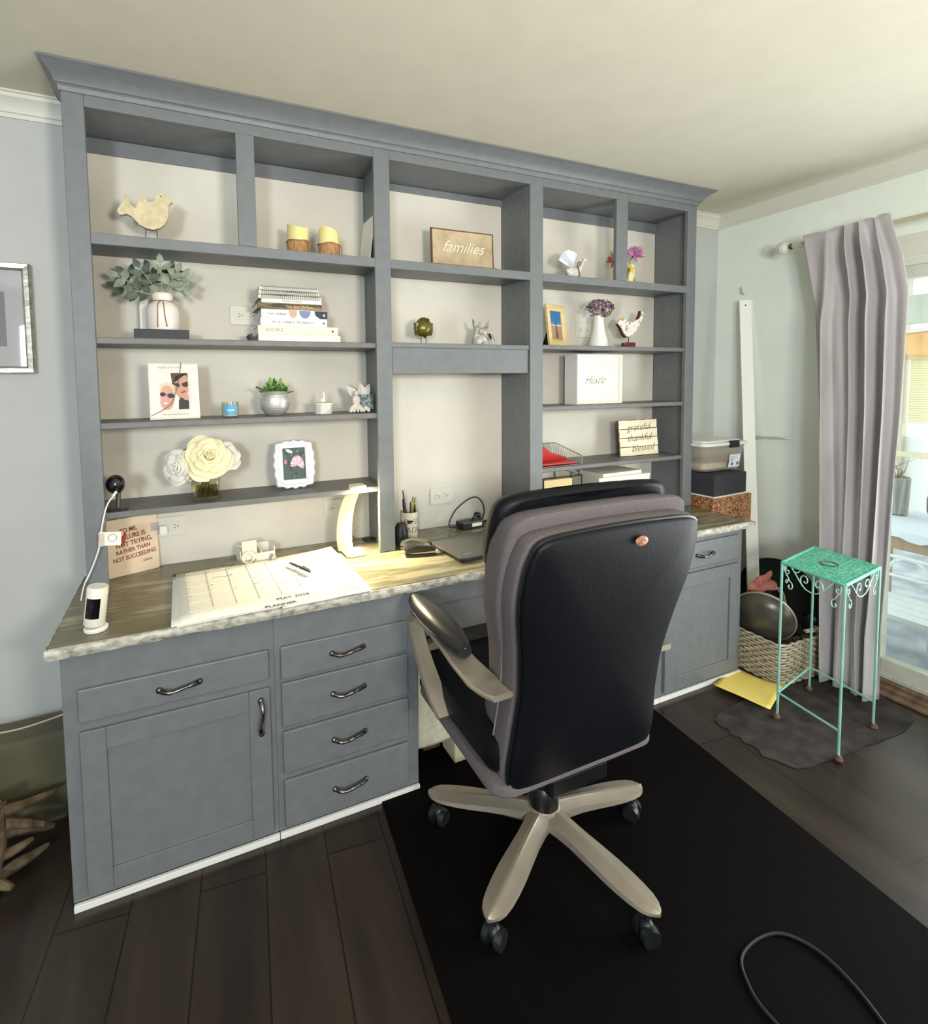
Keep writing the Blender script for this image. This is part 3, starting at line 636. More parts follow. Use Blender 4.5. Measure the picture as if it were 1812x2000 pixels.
MB().lathe([(.001, 0), (.078, 0), (.082, .006), (.084, .06), (.087, .06), (.085, .002), (.08, -.004), (.001, -.004)], seg=40).build('bowl', mat('charcoal_enamel', (34, 36, 42), .4), t, smooth=True)
MB().tube([(.0862*math.cos(q*PI/20), .0862*math.sin(q*PI/20), .061) for q in range(40)], .003, 6, closed=True).build('rim', mat('brushed_steel', (0, 0, 0)), t)
t = thing('serving_tray', 'big round dark green tray standing against the wall behind the basket', 'tray', (3.205, -.44, .234), rot=(0, -PI/2+.10, 0))
MB().lathe([(.001, 0), (.200, 0), (.222, .014), (.226, .014), (.204, -.005), (.001, -.005)], seg=60).build('dish', nmat('dark_green_lacquer', (26, 34, 28), (36, 44, 36), (8, 8, 8), .5), t, smooth=True)
# oven mitt: rust-red cloth crumple
b = MB(); rr_ = random.Random(11)
mp_ = [(-.075, 0, -.012), (-.05, .012, .03), (-.02, 0, .045), (.0, .005, .06), (.035, 0, .082), (.045, .01, .075), (.03, 0, .045), (.065, .008, .030), (.085, 0, .0), (.06, -.006, -.015), (.01, .004, -.022), (-.03, 0, -.03)]
pl = [(p.x, p.z) for p in smooth_path([(a, 0, c2) for a, b2, c2 in mp_], 4, True)]
rings = []
for y, f_ in ((-.016, .55), (-.012, .85), (0, 1), (.012, .85), (.016, .55)): rings.append([(x*f_+.006*math.sin(z*90), y+.006*math.sin(x*80+z*60), z*f_) for x, z in pl])
b.ring_loft(rings); o = b.build('oven_mitt', nmat('rust_red_cloth', (150, 84, 72), (184, 116, 100), (40, 40, 40), .9, .3), smooth=True, loc=(2.895, -.545, .405), rot=(0, .1, -.3))
tag(o, 'crumpled rust red oven mitt on top of the pans in the basket', 'oven mitt')
b = MB(); b.tube(smooth_path([(2.955, -.56, .40), (2.99, -.575, .385), (3.01, -.58, .35), (3.018, -.58, .30)], 5), [.009]*16, 8, flat=.5)
tag(b.build('wooden_spatula', mat('pale_wood', (186, 168, 132), .6), smooth=True), 'pale curved wooden utensil poking up from the basket behind the stand leg', 'utensil')
b = MB(); b.ball((3.10, -.66, .245), (.022, .022, .022), 14); b.cyl((3.10, -.66, .20), (3.10, -.66, .24), .010, seg=10); tag(b.build('pot_lid_knob', mat('dark_knob', (40, 38, 44), .4), smooth=True), 'small dark round knob sticking up at the right end of the basket', 'knob')

# ================================================================== things on the hutch shelves
def affine(poly, x0, y0, k): return [((x-x0)*k, (y0-y)*k) for x, y in poly]
def leaf(b, p, d, up_, L_, w, curl=.3, n=5):
    d = Vector(d).normalized(); up_ = Vector(up_); sd = d.cross(up_); sd = sd.normalized() if sd.length > 1e-4 else d.orthogonal().normalized(); nn = sd.cross(d).normalized(); rows = []
    for i in range(n+1):
        u_ = i/n; ww = w/2*max(.04, math.sin(PI*(u_**.8)*.97+.03)); c_ = Vector(p)+d*(L_*u_)-nn*(curl*L_*u_*u_)
        rows.append([c_-sd*ww+nn*ww*.25, c_, c_+sd*ww+nn*ww*.25])
    b.ring_loft(rows, closed=False)
def rose(b, c_, axis, R1, seed=0, layers=((3, .03, .13, .66), (3, .08, .25, .66), (4, .13, .40, .62), (4, .18, .58, .54), (5, .24, .80, .42), (5, .26, 1.0, .26), (6, .26, 1.10, .06))):
    rr_ = random.Random(seed); q = Vector((0, 0, 1)).rotation_difference(Vector(axis).normalized()).to_matrix()
    for li, (n, r0, r1, h) in enumerate(layers):
        for k in range(n):
            a0 = 2*PI*k/n+li*1.05+rr_.uniform(-.2, .2); hw = PI/n*1.45; rows = []; rj = rr_.uniform(.86, 1.12); hj = rr_.uniform(-.05, .05)
            for i in range(8):
                v_ = i/7; row = []
                for j in range(9):
                    u_ = j/8*2-1; wid = math.sin(PI*(.26+.50*v_)); a = a0+u_*hw*wid
                    rad = R1*(r0+(r1*rj-r0)*v_**1.7)*(1-.10*u_*u_*v_)+R1*.02*math.sin(u_*5+k*2+li)*v_**2
                    z = R1*((h+hj)*math.sin(v_*1.95)+.10*(1-li/6))-R1*.13*abs(u_)**3*v_
                    row.append(Vector(c_)+q @ Vector((rad*math.cos(a), rad*math.sin(a), z)))
                rows.append(row)
            b.ring_loft(rows, closed=False)
    b.ball(Vector(c_)+Vector(axis).normalized()*R1*.45, R1*.10, 10)
    return b
def frame(name_t, w, h, d, bw, m, parent, loc=(0, 0, 0)):
    """picture frame with bevelled bars, back at y=0, front at y=-d, bottom at z=0"""
    b = MB(); o = [(-w/2, 0), (w/2, 0), (w/2, h), (-w/2, h)]
    rings = []
    for ins, y in ((0, 0), (0, -d*.8), (bw*.15, -d), (bw*.7, -d*.95), (bw, -d*.6), (bw, -d*.3)):
        rings.append([(-w/2+ins, y, ins), (w/2-ins, y, ins), (w/2-ins, y, h-ins), (-w/2+ins, y, h-ins)])
    b.ring_loft(rings, cap=False); b.quad(*[(x, 0, z) for x, z in o]); b.quad((-w/2+bw, -d*.3, bw), (w/2-bw, -d*.3, bw), (w/2-bw, -d*.3, h-bw), (-w/2+bw, -d*.3, h-bw))
    return b.build(name_t, m, parent, loc=loc)

# wooden dove on wire legs
t = thing('dove_figurine', 'cream wooden dove cut-out on wire legs in the top left compartment', 'figurine', (.225, -.15, Z1))
dv = [(215, 432), (188, 385), (205, 345), (240, 290), (275, 215), (300, 168), (322, 195), (335, 235), (352, 290), (400, 330), (415, 290), (430, 235), (445, 180), (458, 150), (500, 185), (550, 240), (590, 232), (625, 212), (640, 165), (665, 132), (705, 116), (745, 124), (775, 150), (838, 214), (795, 248), (786, 300), (784, 370), (768, 440), (735, 505), (680, 555), (600, 588), (520, 578), (440, 540), (385, 475), (345, 435), (290, 410), (250, 425)]
db_ = MB().prism(affine(dv, 565, 588, .000262), 'y', -.011, .011).build('body', nmat('cream_distressed_wood', (196, 180, 140), (216, 202, 166), (50, 50, 50), .8, .2), t, bev=.002, loc=(0, 0, .045), rot=(0, 0, -.1))
b = MB(); b.cyl((.036, -.0112, .113), (.036, -.0125, .113), .0022, seg=10); b.build('eye', inkm, db_)
for x_ in (-.016, .017): MB().tube([(x_, 0, .052), (x_*1.1, 0, 0)], .0014, 6).build('leg', inkm, t)
# flameless candles
cd = thing('candle', 'ivory pillar candle with twine tied around its brown base, left of the pair', 'candle', (.722, -.14, Z1), group='twine-wrapped pillar candles')
rings = []
for k in range(9):
    z = .006+.112*k/8
    rings.append([((.039)*math.cos(a), .039*math.sin(a), z if k < 8 else .112+.008*math.sin(a*2+1.8)-.006*(math.cos(a) > .2)) for a in [q*PI/16 for q in range(32)]])
rings += [[(.033*math.cos(a), .033*math.sin(a), .106+.006*math.sin(a*2+1.8)) for a in [q*PI/16 for q in range(32)]], [(.01*math.cos(a), .01*math.sin(a), .098) for a in [q*PI/16 for q in range(32)]]]
wax = nmat('ivory_wax', (228, 212, 140), (238, 226, 164), (12, 12, 12), .5); wax.node_tree.nodes['Principled BSDF'].inputs['Subsurface Weight'].default_value = .3; wax.node_tree.nodes['Principled BSDF'].inputs['Subsurface Radius'].default_value = (.02, .015, .006)
MB().ring_loft(rings).build('wax', wax, cd, smooth=True)
MB().lathe([(.0395, 0), (.0415, .003), (.042, .05), (.041, .056), (.0392, .057)], seg=32, cap=False).build('burlap_band', nmat('burlap_brown', (150, 104, 62), (188, 144, 98), (120, 120, 40), .9, .3), cd, smooth=True)
b = MB(); b.tube([(.0425*math.cos(a*PI/12), .0425*math.sin(a*PI/12), .055+.002*math.sin(a)) for a in range(24)], .0024, 6, closed=True); tw = b.build('twine', twinem, cd)
b = MB(); b.tube(smooth_path([(.018, -.040, .055), (.030, -.040, .046), (.036, -.036, .022), (.040, -.034, .006)], 4), .0018, 6); b.build('twine_end', twinem, tw)
dup(cd, (.842, -.14, Z1), (0, 0, .9), 'ivory pillar candle with twine tied around its brown base, right of the pair')
# white sheet leaning in the corner
b = MB(); b.box((-.0025, -.075, 0), (.0025, .06, .185), rot=(0, .13, 0), piv=(0, 0, 0)); tag(b.build('leaning_card', paperm, loc=(.995, -.10, Z1+.001)), 'white card leaning against the divider right of the two candles', 'card')
# black box with vase
tag(MB().box((.160, -.165, 1.601), (.330, -.045, 1.636), bev=.002).build('keepsake_box', mat('matte_black', (14, 14, 17), .5)), 'flat black box under the white eucalyptus vase', 'box')
tag(MB().box((-.022, -.002, 0), (.022, .002, .135), rot=(-.05, 0, 0)).build('blank_card', paperm, loc=(.195, -.055, 1.637)), 'small blank white card standing behind the eucalyptus vase', 'card')
vs = thing('eucalyptus_vase', 'white bottle vase of grey-green eucalyptus leaves tied with twine, on the black box', 'vase', (.248, -.110, 1.6365))
MB().lathe([(.001, .0), (.050, 0), (.053, .006), (.053, .068), (.049, .084), (.036, .096), (.030, .101), (.031, .108), (.034, .114), (.034, .124), (.030, .130), (.022, .130), (.022, .118)], seg=40).build('vase_body', mat('white_ceramic', (228, 218, 208), .35), vs, smooth=True)
b = MB(); b.tube([(.031*math.cos(a*PI/10), .031*math.sin(a*PI/10), .101) for a in range(20)], .0022, 6, closed=True); tw = b.build('twine', twinem, vs)
for pth in ([(-.004, -.032, .101), (-.012, -.047, .085), (-.014, -.054, .05), (-.016, -.055, .006)], [(.002, -.032, .101), (.006, -.048, .085), (.008, -.054, .05), (.014, -.054, .010)]):
    MB().tube(smooth_path(pth, 5), .0019, 6).build('twine_end', twinem, tw, smooth=True)
b = MB(); b2 = MB(); sb_ = MB(); rr_ = random.Random(4)
for q_, (dx, dy, dz, L_) in enumerate(((-.12, -.02, .07, .15), (-.06, -.04, .10, .13), (0, -.04, .13, .13), (.05, -.04, .10, .12), (.09, .0, .06, .10), (-.09, -.05, .03, .10), (.03, .03, .12, .13), (-.13, .02, .11, .15), (-.04, .03, .12, .13), (.08, -.03, .10, .12), (-.14, .02, .05, .15))):
    st_ = Vector((0, 0, .11)); d = Vector((dx, dy, dz)).normalized(); P = [st_+d*(L_*k/6)+Vector((0, 0, -.010*(k/6)**2)) for k in range(7)]; sb_.tube(P, .0016, 5); bb_ = b2 if q_ in (1, 5, 6, 7, 8, 10) else b
    for k in (3, 5):
        for sgn in (-1, 1):
            sd = d.cross(Vector((rr_.uniform(-.7, .7), 1, rr_.uniform(-.4, .4)))).normalized()*sgn
            leaf(bb_, P[k], (sd+d*.6), Vector((rr_.uniform(-.5, .5), -1, rr_.uniform(-.2, .6))), rr_.uniform(.034, .050), rr_.uniform(.020, .030), .15)
    leaf(bb_, P[6], d, (0, -1, .2), .036, .022, .1)
b.build('leaves', nmat('eucalyptus_leaf', (116, 126, 108), (160, 166, 148), (20, 20, 20), .7), vs, smooth=True); b2.build('leaves', nmat('shaded_eucalyptus_leaf', (58, 68, 56), (92, 102, 86), (20, 20, 20), .7), vs, smooth=True); sb_.build('stems', mat('pale_stem', (150, 152, 118), .7), vs)  # darker leaf copy puts the shade between the leaves into the colour
# stack of books
def book(nm, lab, x0, x1, y0, y1, z0, z1, cm, cat='book', rz=0, pages=True, spine_text=None, tsize=.012, tcol=None, tx=.5, extra=None, tsx=1):
    t = thing(nm, lab, cat, ((x0+x1)/2, (y0+y1)/2, z0), rz); w = x1-x0; d = y1-y0; h = z1-z0
    b = MB(); b.box((-w/2, -d/2, 0), (w/2, d/2, .0018)); b.box((-w/2, -d/2, h-.0018), (w/2, d/2, h)); b.box((-w/2, -d/2, .0018), (w/2, -d/2+.002, h-.0018)); cv = b.build('cover', cm, t)
    MB().box((-w/2+.003, -d/2+.002, .0018), (w/2-.003, d/2-.003, h-.0018)).build('pages', mat('page_edges', (226, 220, 204), .8), t)
    if spine_text: text(spine_text, tsize, tcol or inkm, cv, (-w/2+w*tx, -d/2-.0003, h/2), shear=0, sx=tsx)
    if extra: extra(cv, w, d, h)
    return t
bx, by = .565, -.165
book('book', 'plain white book, lowest of the stack', .563, .872, by, -.02, 1.6005, 1.6285, mat('white_cover', (234, 231, 220), .5))
book('book', 'wide cream book with spaced grey capitals on its spine, second from the bottom', .562, .862, by, -.025, 1.629, 1.6605, mat('cream_cover', (226, 219, 196), .5), spine_text='H O M E', tsize=.017, tcol=mat('pale_print', (150, 146, 130), .7), tx=.2, extra=lambda cv, w, d, h: MB().lathe([(.004, 0), (.0025, .0003)], seg=12).build('emblem', inkm, cv, rot=(PI/2, 0, 0), loc=(w/2-.02, -d/2-.0003, h/2)))
def tri(cv, w, d, h): MB().prism([(-.004, 0), (.004, .005), (.004, -.005)], 'y', -.0004, 0).build('emblem', inkm, cv, loc=(w/2-.014, -d/2, h/2))
book('book', 'white book with dark grey capitals on the spine, third from the bottom of the stack', .572, .820, by, -.03, 1.661, 1.6885, mat('white_cover', (0, 0, 0)), spine_text="Dr. A's  HABITS OF HEALTH", tsize=.0125, tcol=mat('dark_grey_print', (88, 86, 84), .7), tx=.48, extra=tri)
def lbx(cv, w, d, h):
    for nm, cx_, rr2, col, a0, a1 in (('a', .115, .016, (196, 164, 130), PI, 2*PI), ('b', .160, .022, (118, 128, 168), PI, 2*PI)):
        MB().prism(ell(cx_-w/2, h-.0015, rr2, h*.9, 16, a0, a1), 'y', -.0005, 0).build('cover_print', mat('print_%d' % col[0], col, .6), cv, loc=(0, -d/2, 0))
    MB().prism([(.196-w/2, h-.001), (w/2, h-.001), (w/2, .002), (.218-w/2, .002), (.200-w/2, .014)], 'y', -.0005, 0).build('cover_print', mat('print_navy', (40, 46, 72), .6), cv, loc=(0, -d/2, 0))
    MB().prism([(-.005, 0), (.004, .006), (.004, -.006)], 'y', -.0009, -.0004).build('emblem', paperm, cv, loc=(w/2-.014, -d/2, h/2))
book('book', 'white book with tan, blue and navy rounded shapes on its spine', .576, .822, by, -.03, 1.689, 1.7215, mat('white_cover', (0, 0, 0)), spine_text='Your LifeBook', tsize=.0115, tx=.23, extra=lbx)
book('book', 'brown and gold book with yellow lettering, leaning over the navy spine corner', .560, .800, by-.002, -.03, 1.722, 1.7445, nmat('brown_gold_cover', (52, 38, 22), (150, 122, 72), (9, 9, 80), .5, lo=.4, hi=.62), rz=.03, spine_text='Your Best Life Now', tsize=.0125, tcol=mat('gold_print', (226, 206, 140), .6), tx=.64)
book('book', 'thin white paperback just above the brown and gold book', .578, .800, by, -.035, 1.7455, 1.7595, mat('white_cover', (0, 0, 0)), spine_text='THE WAY OF LIVING', tsize=.008, tx=.5)
def spiral_nb(lab, x0, x1, z0, z1, cm, wire):
    t = thing('spiral_notebook', lab, 'notebook', ((x0+x1)/2, -.095, z0)); w = x1-x0; h = z1-z0
    MB().box((-w/2, -.062, .001), (w/2, .065, h-.001)).build('pages', mat('page_edges', (0, 0, 0)), t)
    b = MB(); b.box((-w/2, -.064, 0), (w/2, .066, .0012)); b.box((-w/2, -.064, h-.0012), (w/2, .066, h)); b.build('cover', cm, t)
    pts = []; N_ = 30
    for k in range(N_*8+1):
        a = k/8*2*PI; pts.append((-w/2+.006+(w-.012)*k/(N_*8), -.064+.0055*math.sin(a)-.0015, h/2+(h/2+.003)*math.cos(a)))
    MB().tube(pts, .0009, 4).build('spiral_wire', wire, t)
wirem = mat('black_wire', (60, 58, 60), .3, .8)
spiral_nb('blue-grey spiral notebook with black wire, third from the top of the stack', .568, .802, 1.760, 1.776, mat('blue_grey_cover', (128, 142, 154), .5), wirem)
spiral_nb('white spiral notebook with faint print, second from the top of the stack', .570, .794, 1.7765, 1.790, mat('white_cover', (0, 0, 0)), wirem)
spiral_nb('dark spiral notebook, topmost of the stack of books', .572, .790, 1.7905, 1.805, mat('grey_cover', (120, 112, 108), .5), mat('silver_wire', (160, 156, 152), .3, .8))
b = MB(); b.box((-.012, -.05, 0), (.0, .05, .035), rot=(0, -.45, 0), piv=(0, 0, 0)); b.build('eyeglass_pouch', mat('navy_pouch', (34, 38, 58), .6), loc=(.556, -.10, 1.601))
tag(bpy.data.objects['eyeglass_pouch'], 'small dark navy case leaning against the bottom left of the book stack', 'case')

# family sign in the centre
t = thing('wooden_sign', 'tan rustic plaque with white cursive lettering standing in a brown wooden holder', 'sign', (1.445, -.12, Z1), 0)
pm_ = nmat('weathered_tan_board', (168, 148, 116), (196, 176, 144), (14, 40, 14), .8, .15)
pl_ = MB().box((-.150, -.004, .018), (.155, .004, .178)).build('plaque', pm_, t, rot=(-.05, 0, 0))
b = MB(); b.box((-.152, -.006, .018), (-.147, .005, .180)); b.box((.152, -.006, .018), (.157, .005, .180)); b.box((-.152, -.006, .176), (.157, .005, .181)); b.build('edge_stain', mat('burnt_edge', (112, 76, 52), .8), pl_)
text('families', .070, mat('cream_letters', (238, 226, 196), .5), pl_, (.0, -.0055, .105), shear=.45, ext=.001, off=-.0006)
b = MB(); b.box((-.168, -.022, 0), (.165, -.006, .026)); b.box((-.168, .008, 0), (.165, .022, .022)); b.box((-.168, -.006, 0), (.165, .008, .012)); b.build('holder', nmat('stained_wood', (120, 78, 36), (168, 116, 66), (8, 60, 60), .55, .15), t, bev=.002)
# green bird
t = thing('bird_figurine', 'round olive green metal bird on thin legs on the centre shelf', 'figurine', (1.246, -.13, 1.6035))
gm = nmat('olive_glaze', (88, 84, 28), (116, 110, 44), (30, 30, 30), .28, metal=.3)
MB().lathe([(.001, .034), (.022, .038), (.035, .052), (.039, .070), (.035, .090), (.025, .106), (.012, .115), (.001, .117)], seg=28, sy=.85).build('body', gm, t, smooth=True)
for sg in (-1, 1):
    b = MB(); b.ring_loft([[(sg*(.030+.010*f_), y, z) for y, z in ((-.018*(1-f_*.3), .092), (.014, .094), (.018*(1-f_*.3), .062), (.004, .036+.004*f_), (-.012, .060))] for f_ in (0, .4, 1)]); b.build('wing', gm, t, bev=.002)
MB().lathe([(.007, 0), (.0045, .007), (.001, .013)], seg=10).build('beak', gm, t, loc=(.006, -.030, .103), rot=(1.7, 0, .2))
b = MB(); b.tube([(.012, .02, .05), (.024, .042, .040), (.030, .05, .034)], [.008, .007, .004], 8, flat=.4); b.build('tail', gm, t, smooth=True)
for x_ in (-.012, .012): MB().tube([(x_, 0, .04), (x_, 0, .003)], .0016, 6).build('leg', inkm, t)
b = MB()
MB().tube(smooth_path([(-.050, -.004, .002), (-.03, -.012, .002), (0, -.006, .003), (.03, -.012, .002), (.050, -.002, .002)], 4), .0022, 6).build('foot_plate', inkm, t)
# bunny
t = thing('bunny_figurine', 'mottled grey ceramic bunny with pointed ears on the centre shelf', 'figurine', (1.535, -.12, 1.6035))
bm_ = nmat('mottled_grey_glaze', (120, 116, 110), (214, 208, 200), (55, 55, 55), .45, .1)
MB().lathe([(.001, 0), (.034, .001), (.040, .012), (.039, .035), (.033, .058), (.024, .074), (.012, .084), (.001, .087)], seg=26, sy=.8).build('body', bm_, t, smooth=True)
for sg in (-1, 1): MB().tube(smooth_path([(sg*.014, 0, .068), (sg*.030, 0, .090), (sg*.044, 0, .122)], 5), [.008, .011, .013, .014, .014, .013, .012, .009, .006, .004, .001][:11], 10, flat=.5).build('ear', bm_, t, smooth=True)
MB().ball((-.012, -.026, .062), (.014, .012, .013), 12).build('muzzle', bm_, t, smooth=True)
b = MB(); b.tube(smooth_path([(.036, -.012, .055), (.040, -.02, .04), (.034, -.03, .03), (.028, -.028, .045), (.036, -.012, .055)], 4), .0035, 6); rb = b.build('bow', blackm, t, smooth=True)
MB().tube(smooth_path([(.040, -.014, .056), (.056, -.016, .042), (.066, -.012, .022)], 5), .0011, 5).build('twine_end', inkm, rb)
# glass bird with ribbon
t = thing('glass_bird', 'clear glass bird with a shiny fanned tail and brown ribbon, top right compartments', 'figurine', (2.035, -.15, Z1))
gl = mat('pale_glass', (216, 216, 204), .12, 0, .8)
b = MB(); b.ring_loft([[(x+.0*k, y+.75*r_*math.cos(a), z+r_*math.sin(a)) for a in [k*PI/9 for k in range(18)]] for x, y, z, r_ in ((-.045, 0, .045, .004), (-.03, 0, .036, .022), (0, 0, .032, .031), (.025, 0, .040, .029), (.044, 0, .064, .018), (.052, 0, .084, .014), (.058, 0, .100, .012), (.066, 0, .104, .010), (.078, 0, .100, .004), (.086, 0, .096, .001))]); b.build('body', gl, t, smooth=True)
b = MB(); rows = []
for k in range(19):
    a = .95+k*.095; f_ = .004*(k % 2)
    rows.append([(-.010, -.004+f_, .052), (-.010+.030*math.cos(a+.35), -.006+f_, .052+.030*math.sin(a+.1)), (-.010+.085*math.cos(a+.35), -.010+f_, .052+.085*math.sin(a+.1))])
b.ring_loft(rows, closed=False); b.build('fan_tail', mat('pearl_fan', (226, 228, 236), .15, .35), t)
b = MB(); b.tube(smooth_path([(-.002, -.03, .055), (.008, -.038, .075), (-.004, -.038, .078), (-.008, -.034, .060), (-.002, -.034, .055), (.004, -.036, .03), (.004, -.036, .012)], 4), .0028, 6); b.build('ribbon', mat('brown_ribbon', (112, 58, 44), .6), t, smooth=True)
# flowers in printed vase (behind the little divider)
t = thing('flower_vase', 'slim yellow floral vase with pink silk flowers behind the narrow top right divider', 'vase', (2.455, -.09, Z1))
MB().lathe([(.001, 0), (.028, 0), (.030, .004), (.028, .06), (.026, .115), (.024, .115), (.024, .10)], seg=28).build('vase_body', nmat('yellow_floral_print', (232, 226, 196), (226, 186, 40), (30, 30, 22), .4, lo=.42, hi=.5, extra=[(.62, (90, 110, 60))]), t, smooth=True)
def spiky(c_, R1, n, col, seed, par, nm='blossom'):
    b = MB(); rr_ = random.Random(seed)
    for k in range(n):
        d = Vector((rr_.uniform(-1, 1), rr_.uniform(-.8, .5), rr_.uniform(-.35, 1))).normalized(); leaf(b, c_, d, d.orthogonal(), R1*rr_.uniform(.75, 1), R1*.26, .15, 4)
    return b.build(nm, nmat('petal_%d_%d' % (col[0], col[2]), col, tuple(min(255, int(v*1.22)) for v in col), (60, 60, 60), .7), par, smooth=True)
b = MB(); b.tube([(0, 0, .08), (.0, 0, .14), (.02, -.01, .17)], .0018, 5); b.tube([(0, 0, .08), (-.05, -.01, .12), (-.12, -.02, .120)], .0018, 5); b.build('stems', mat('leaf_green', (70, 96, 52), .7), t)
spiky((.008, -.02, .165), .062, 34, (166, 104, 142), 3, t); spiky((-.135, -.03, .122), .046, 40, (184, 92, 92), 5, t); spiky((-.145, -.03, .155), .028, 14, (196, 190, 130), 6, t)
# right bay second shelf
RZ2 = 1.6075
t = thing('photo_frame', 'tilted light wood frame holding a beach photo, standing by the left of the right shelves', 'picture frame', (1.962, -.120, RZ2+.003), rot=(-.12, 0, .34))
wf = nmat('light_birch', (206, 178, 118), (226, 202, 148), (8, 40, 40), .5); fr_ = frame('frame_bars', .155, .20, .014, .030, wf, t)
P_ = [((96, 150, 190), [(0, 0), (1, 0), (1, 1), (0, 1)]), ((52, 104, 156), [(0, .6), (1, .6), (1, 1), (0, 1)]), ((70, 130, 160), [(0, .52), (1, .52), (1, .62), (0, .62)]), ((196, 200, 196), [(0, .49), (1, .49), (1, .53), (0, .53)]), ((158, 132, 104), [(0, 0), (1, 0), (1, .49), (0, .49)]), ((112, 62, 52), [(.44, .06), (.60, .04), (.66, .14), (.58, .3), (.56, .48), (.46, .50), (.44, .36), (.42, .2)]), ((66, 44, 38), [(.44, .5), (.54, .5), (.55, .58), (.50, .62), (.45, .58)])]
art('photo', t, P_, .095, .140, (0, -.0045, .030))
MB().prism([(0, .15), (.075, .0), (.07, .0), (0, .14)], 'x', -.022, .022).build('easel_back', blackm, t)
t = thing('dried_flower_vase', 'slender white vase with a dried purple hydrangea on the right shelves', 'vase', (2.225, -.115, RZ2))
MB().lathe([(.001, 0), (.048, 0), (.050, .005), (.044, .035), (.032, .080), (.026, .120), (.024, .150), (.026, .160), (.022, .160), (.020, .14)], seg=32).build('vase_body', whitem, t, smooth=True)
rr_ = random.Random(9); b = MB()
for k in range(120):
    d = Vector((rr_.gauss(0, 1), rr_.gauss(0, 1), rr_.gauss(.3, .8))).normalized(); p = Vector((0, -.01, .195))+Vector((d.x*.062, d.y*.05, d.z*.036))
    for q in range(3): leaf(b, p, (d+Vector((rr_.uniform(-1, 1), rr_.uniform(-1, 1), rr_.uniform(-1, 1)))*.9), d, .015, .012, .2, 3)
b.build('dried_petals', nmat('dried_hydrangea', (96, 70, 84), (164, 140, 146), (90, 90, 90), .85), t)
b = MB(); leaf(b, (-.02, 0, .165), (-1, -.2, .35), (0, -.5, 1), .085, .035, .1); leaf(b, (-.03, 0, .17), (-1, 0, .9), (0, -.5, 1), .07, .028, -.2); leaf(b, (.02, 0, .165), (1, -.2, .1), (0, -.5, 1), .06, .03, .2); b.build('leaves', nmat('dried_leaf', (110, 106, 80), (140, 128, 104), (40, 40, 40), .8), t, smooth=True)
t = thing('bird_figurine', 'white patterned wooden bird with red-brown edges on a rod and maroon base', 'figurine', (2.428, -.115, RZ2))
bp_ = [(1108, 1318), (1140, 1275), (1180, 1258), (1215, 1268), (1250, 1290), (1330, 1290), (1400, 1265), (1425, 1215), (1435, 1170), (1470, 1172), (1498, 1200), (1485, 1245), (1450, 1290), (1420, 1350), (1370, 1400), (1310, 1450), (1275, 1462), (1230, 1452), (1190, 1415), (1160, 1365)]
bb = MB().prism(affine(bp_, 1283, 1462, .00047), 'y', -.008, .008).build('body', nmat('white_scroll_print', (226, 218, 204), (150, 150, 150), (70, 70, 70), .6, lo=.55, hi=.62), t, bev=.002, loc=(0, 0, .058))
MB().prism(affine([(1104, 1320), (1160, 1368), (1190, 1418), (1230, 1456), (1250, 1462), (1225, 1470), (1180, 1435), (1145, 1375)], 1283, 1462, .00047), 'y', -.009, .007).build('painted_edge', mat('red_brown', (92, 36, 30), .6), bb, loc=(0, 0, 0))
MB().prism(affine([(1395, 1262), (1425, 1212), (1435, 1168), (1447, 1170), (1442, 1222), (1415, 1262)], 1283, 1462, .00047), 'y', -.009, .007).build('painted_edge', mat('red_brown', (0, 0, 0)), bb)
b = MB(); b.ball((-.052, -.009, .090), (.012, .002, .009), 12); b.build('yellow_spot', mat('mustard', (196, 150, 60), .6), bb)
MB().cyl((0, 0, .028), (0, 0, .060), .0022, seg=8).build('rod', inkm, t); MB().box((-.034, -.018, 0), (.034, .018, .030), bev=.006).build('base_block', nmat('maroon_block', (104, 34, 38), (210, 190, 180), (30, 30, 60), .6, lo=.6, hi=.64), t)
# hustle box sign
RZ3 = 1.3255
t = thing('box_sign', 'deep white square frame sign with thin grey handwriting on the right shelves', 'sign', (2.185, -.155, RZ3))
fr_ = frame('frame_bars', .290, .246, .020, .014, mat('cream_white', (236, 232, 218), .5), t); MB().box((-.145, 0, 0), (.145, .072, .246)).build('box_side', whitem, t)
MB().box((-.128, -.007, .016), (.128, -.006, .230)).build('panel', mat('panel_cream', (232, 226, 210), .6), t)
text('Hustle', .058, mat('grey_script', (84, 80, 76), .6), t, (-.025, -.0075, .118), shear=.6, off=-.0012, ext=.0003, sx=.85)
tag(MB().lathe([(.001, 0), (.011, 0), (.012, .003), (.012, .02), (.009, .024), (.001, .025)], (1.822, -.17, RZ3), 16).build('small_jar', whitem, smooth=True), 'tiny white jar at the left edge of the shelf beside the white frame sign', 'jar')
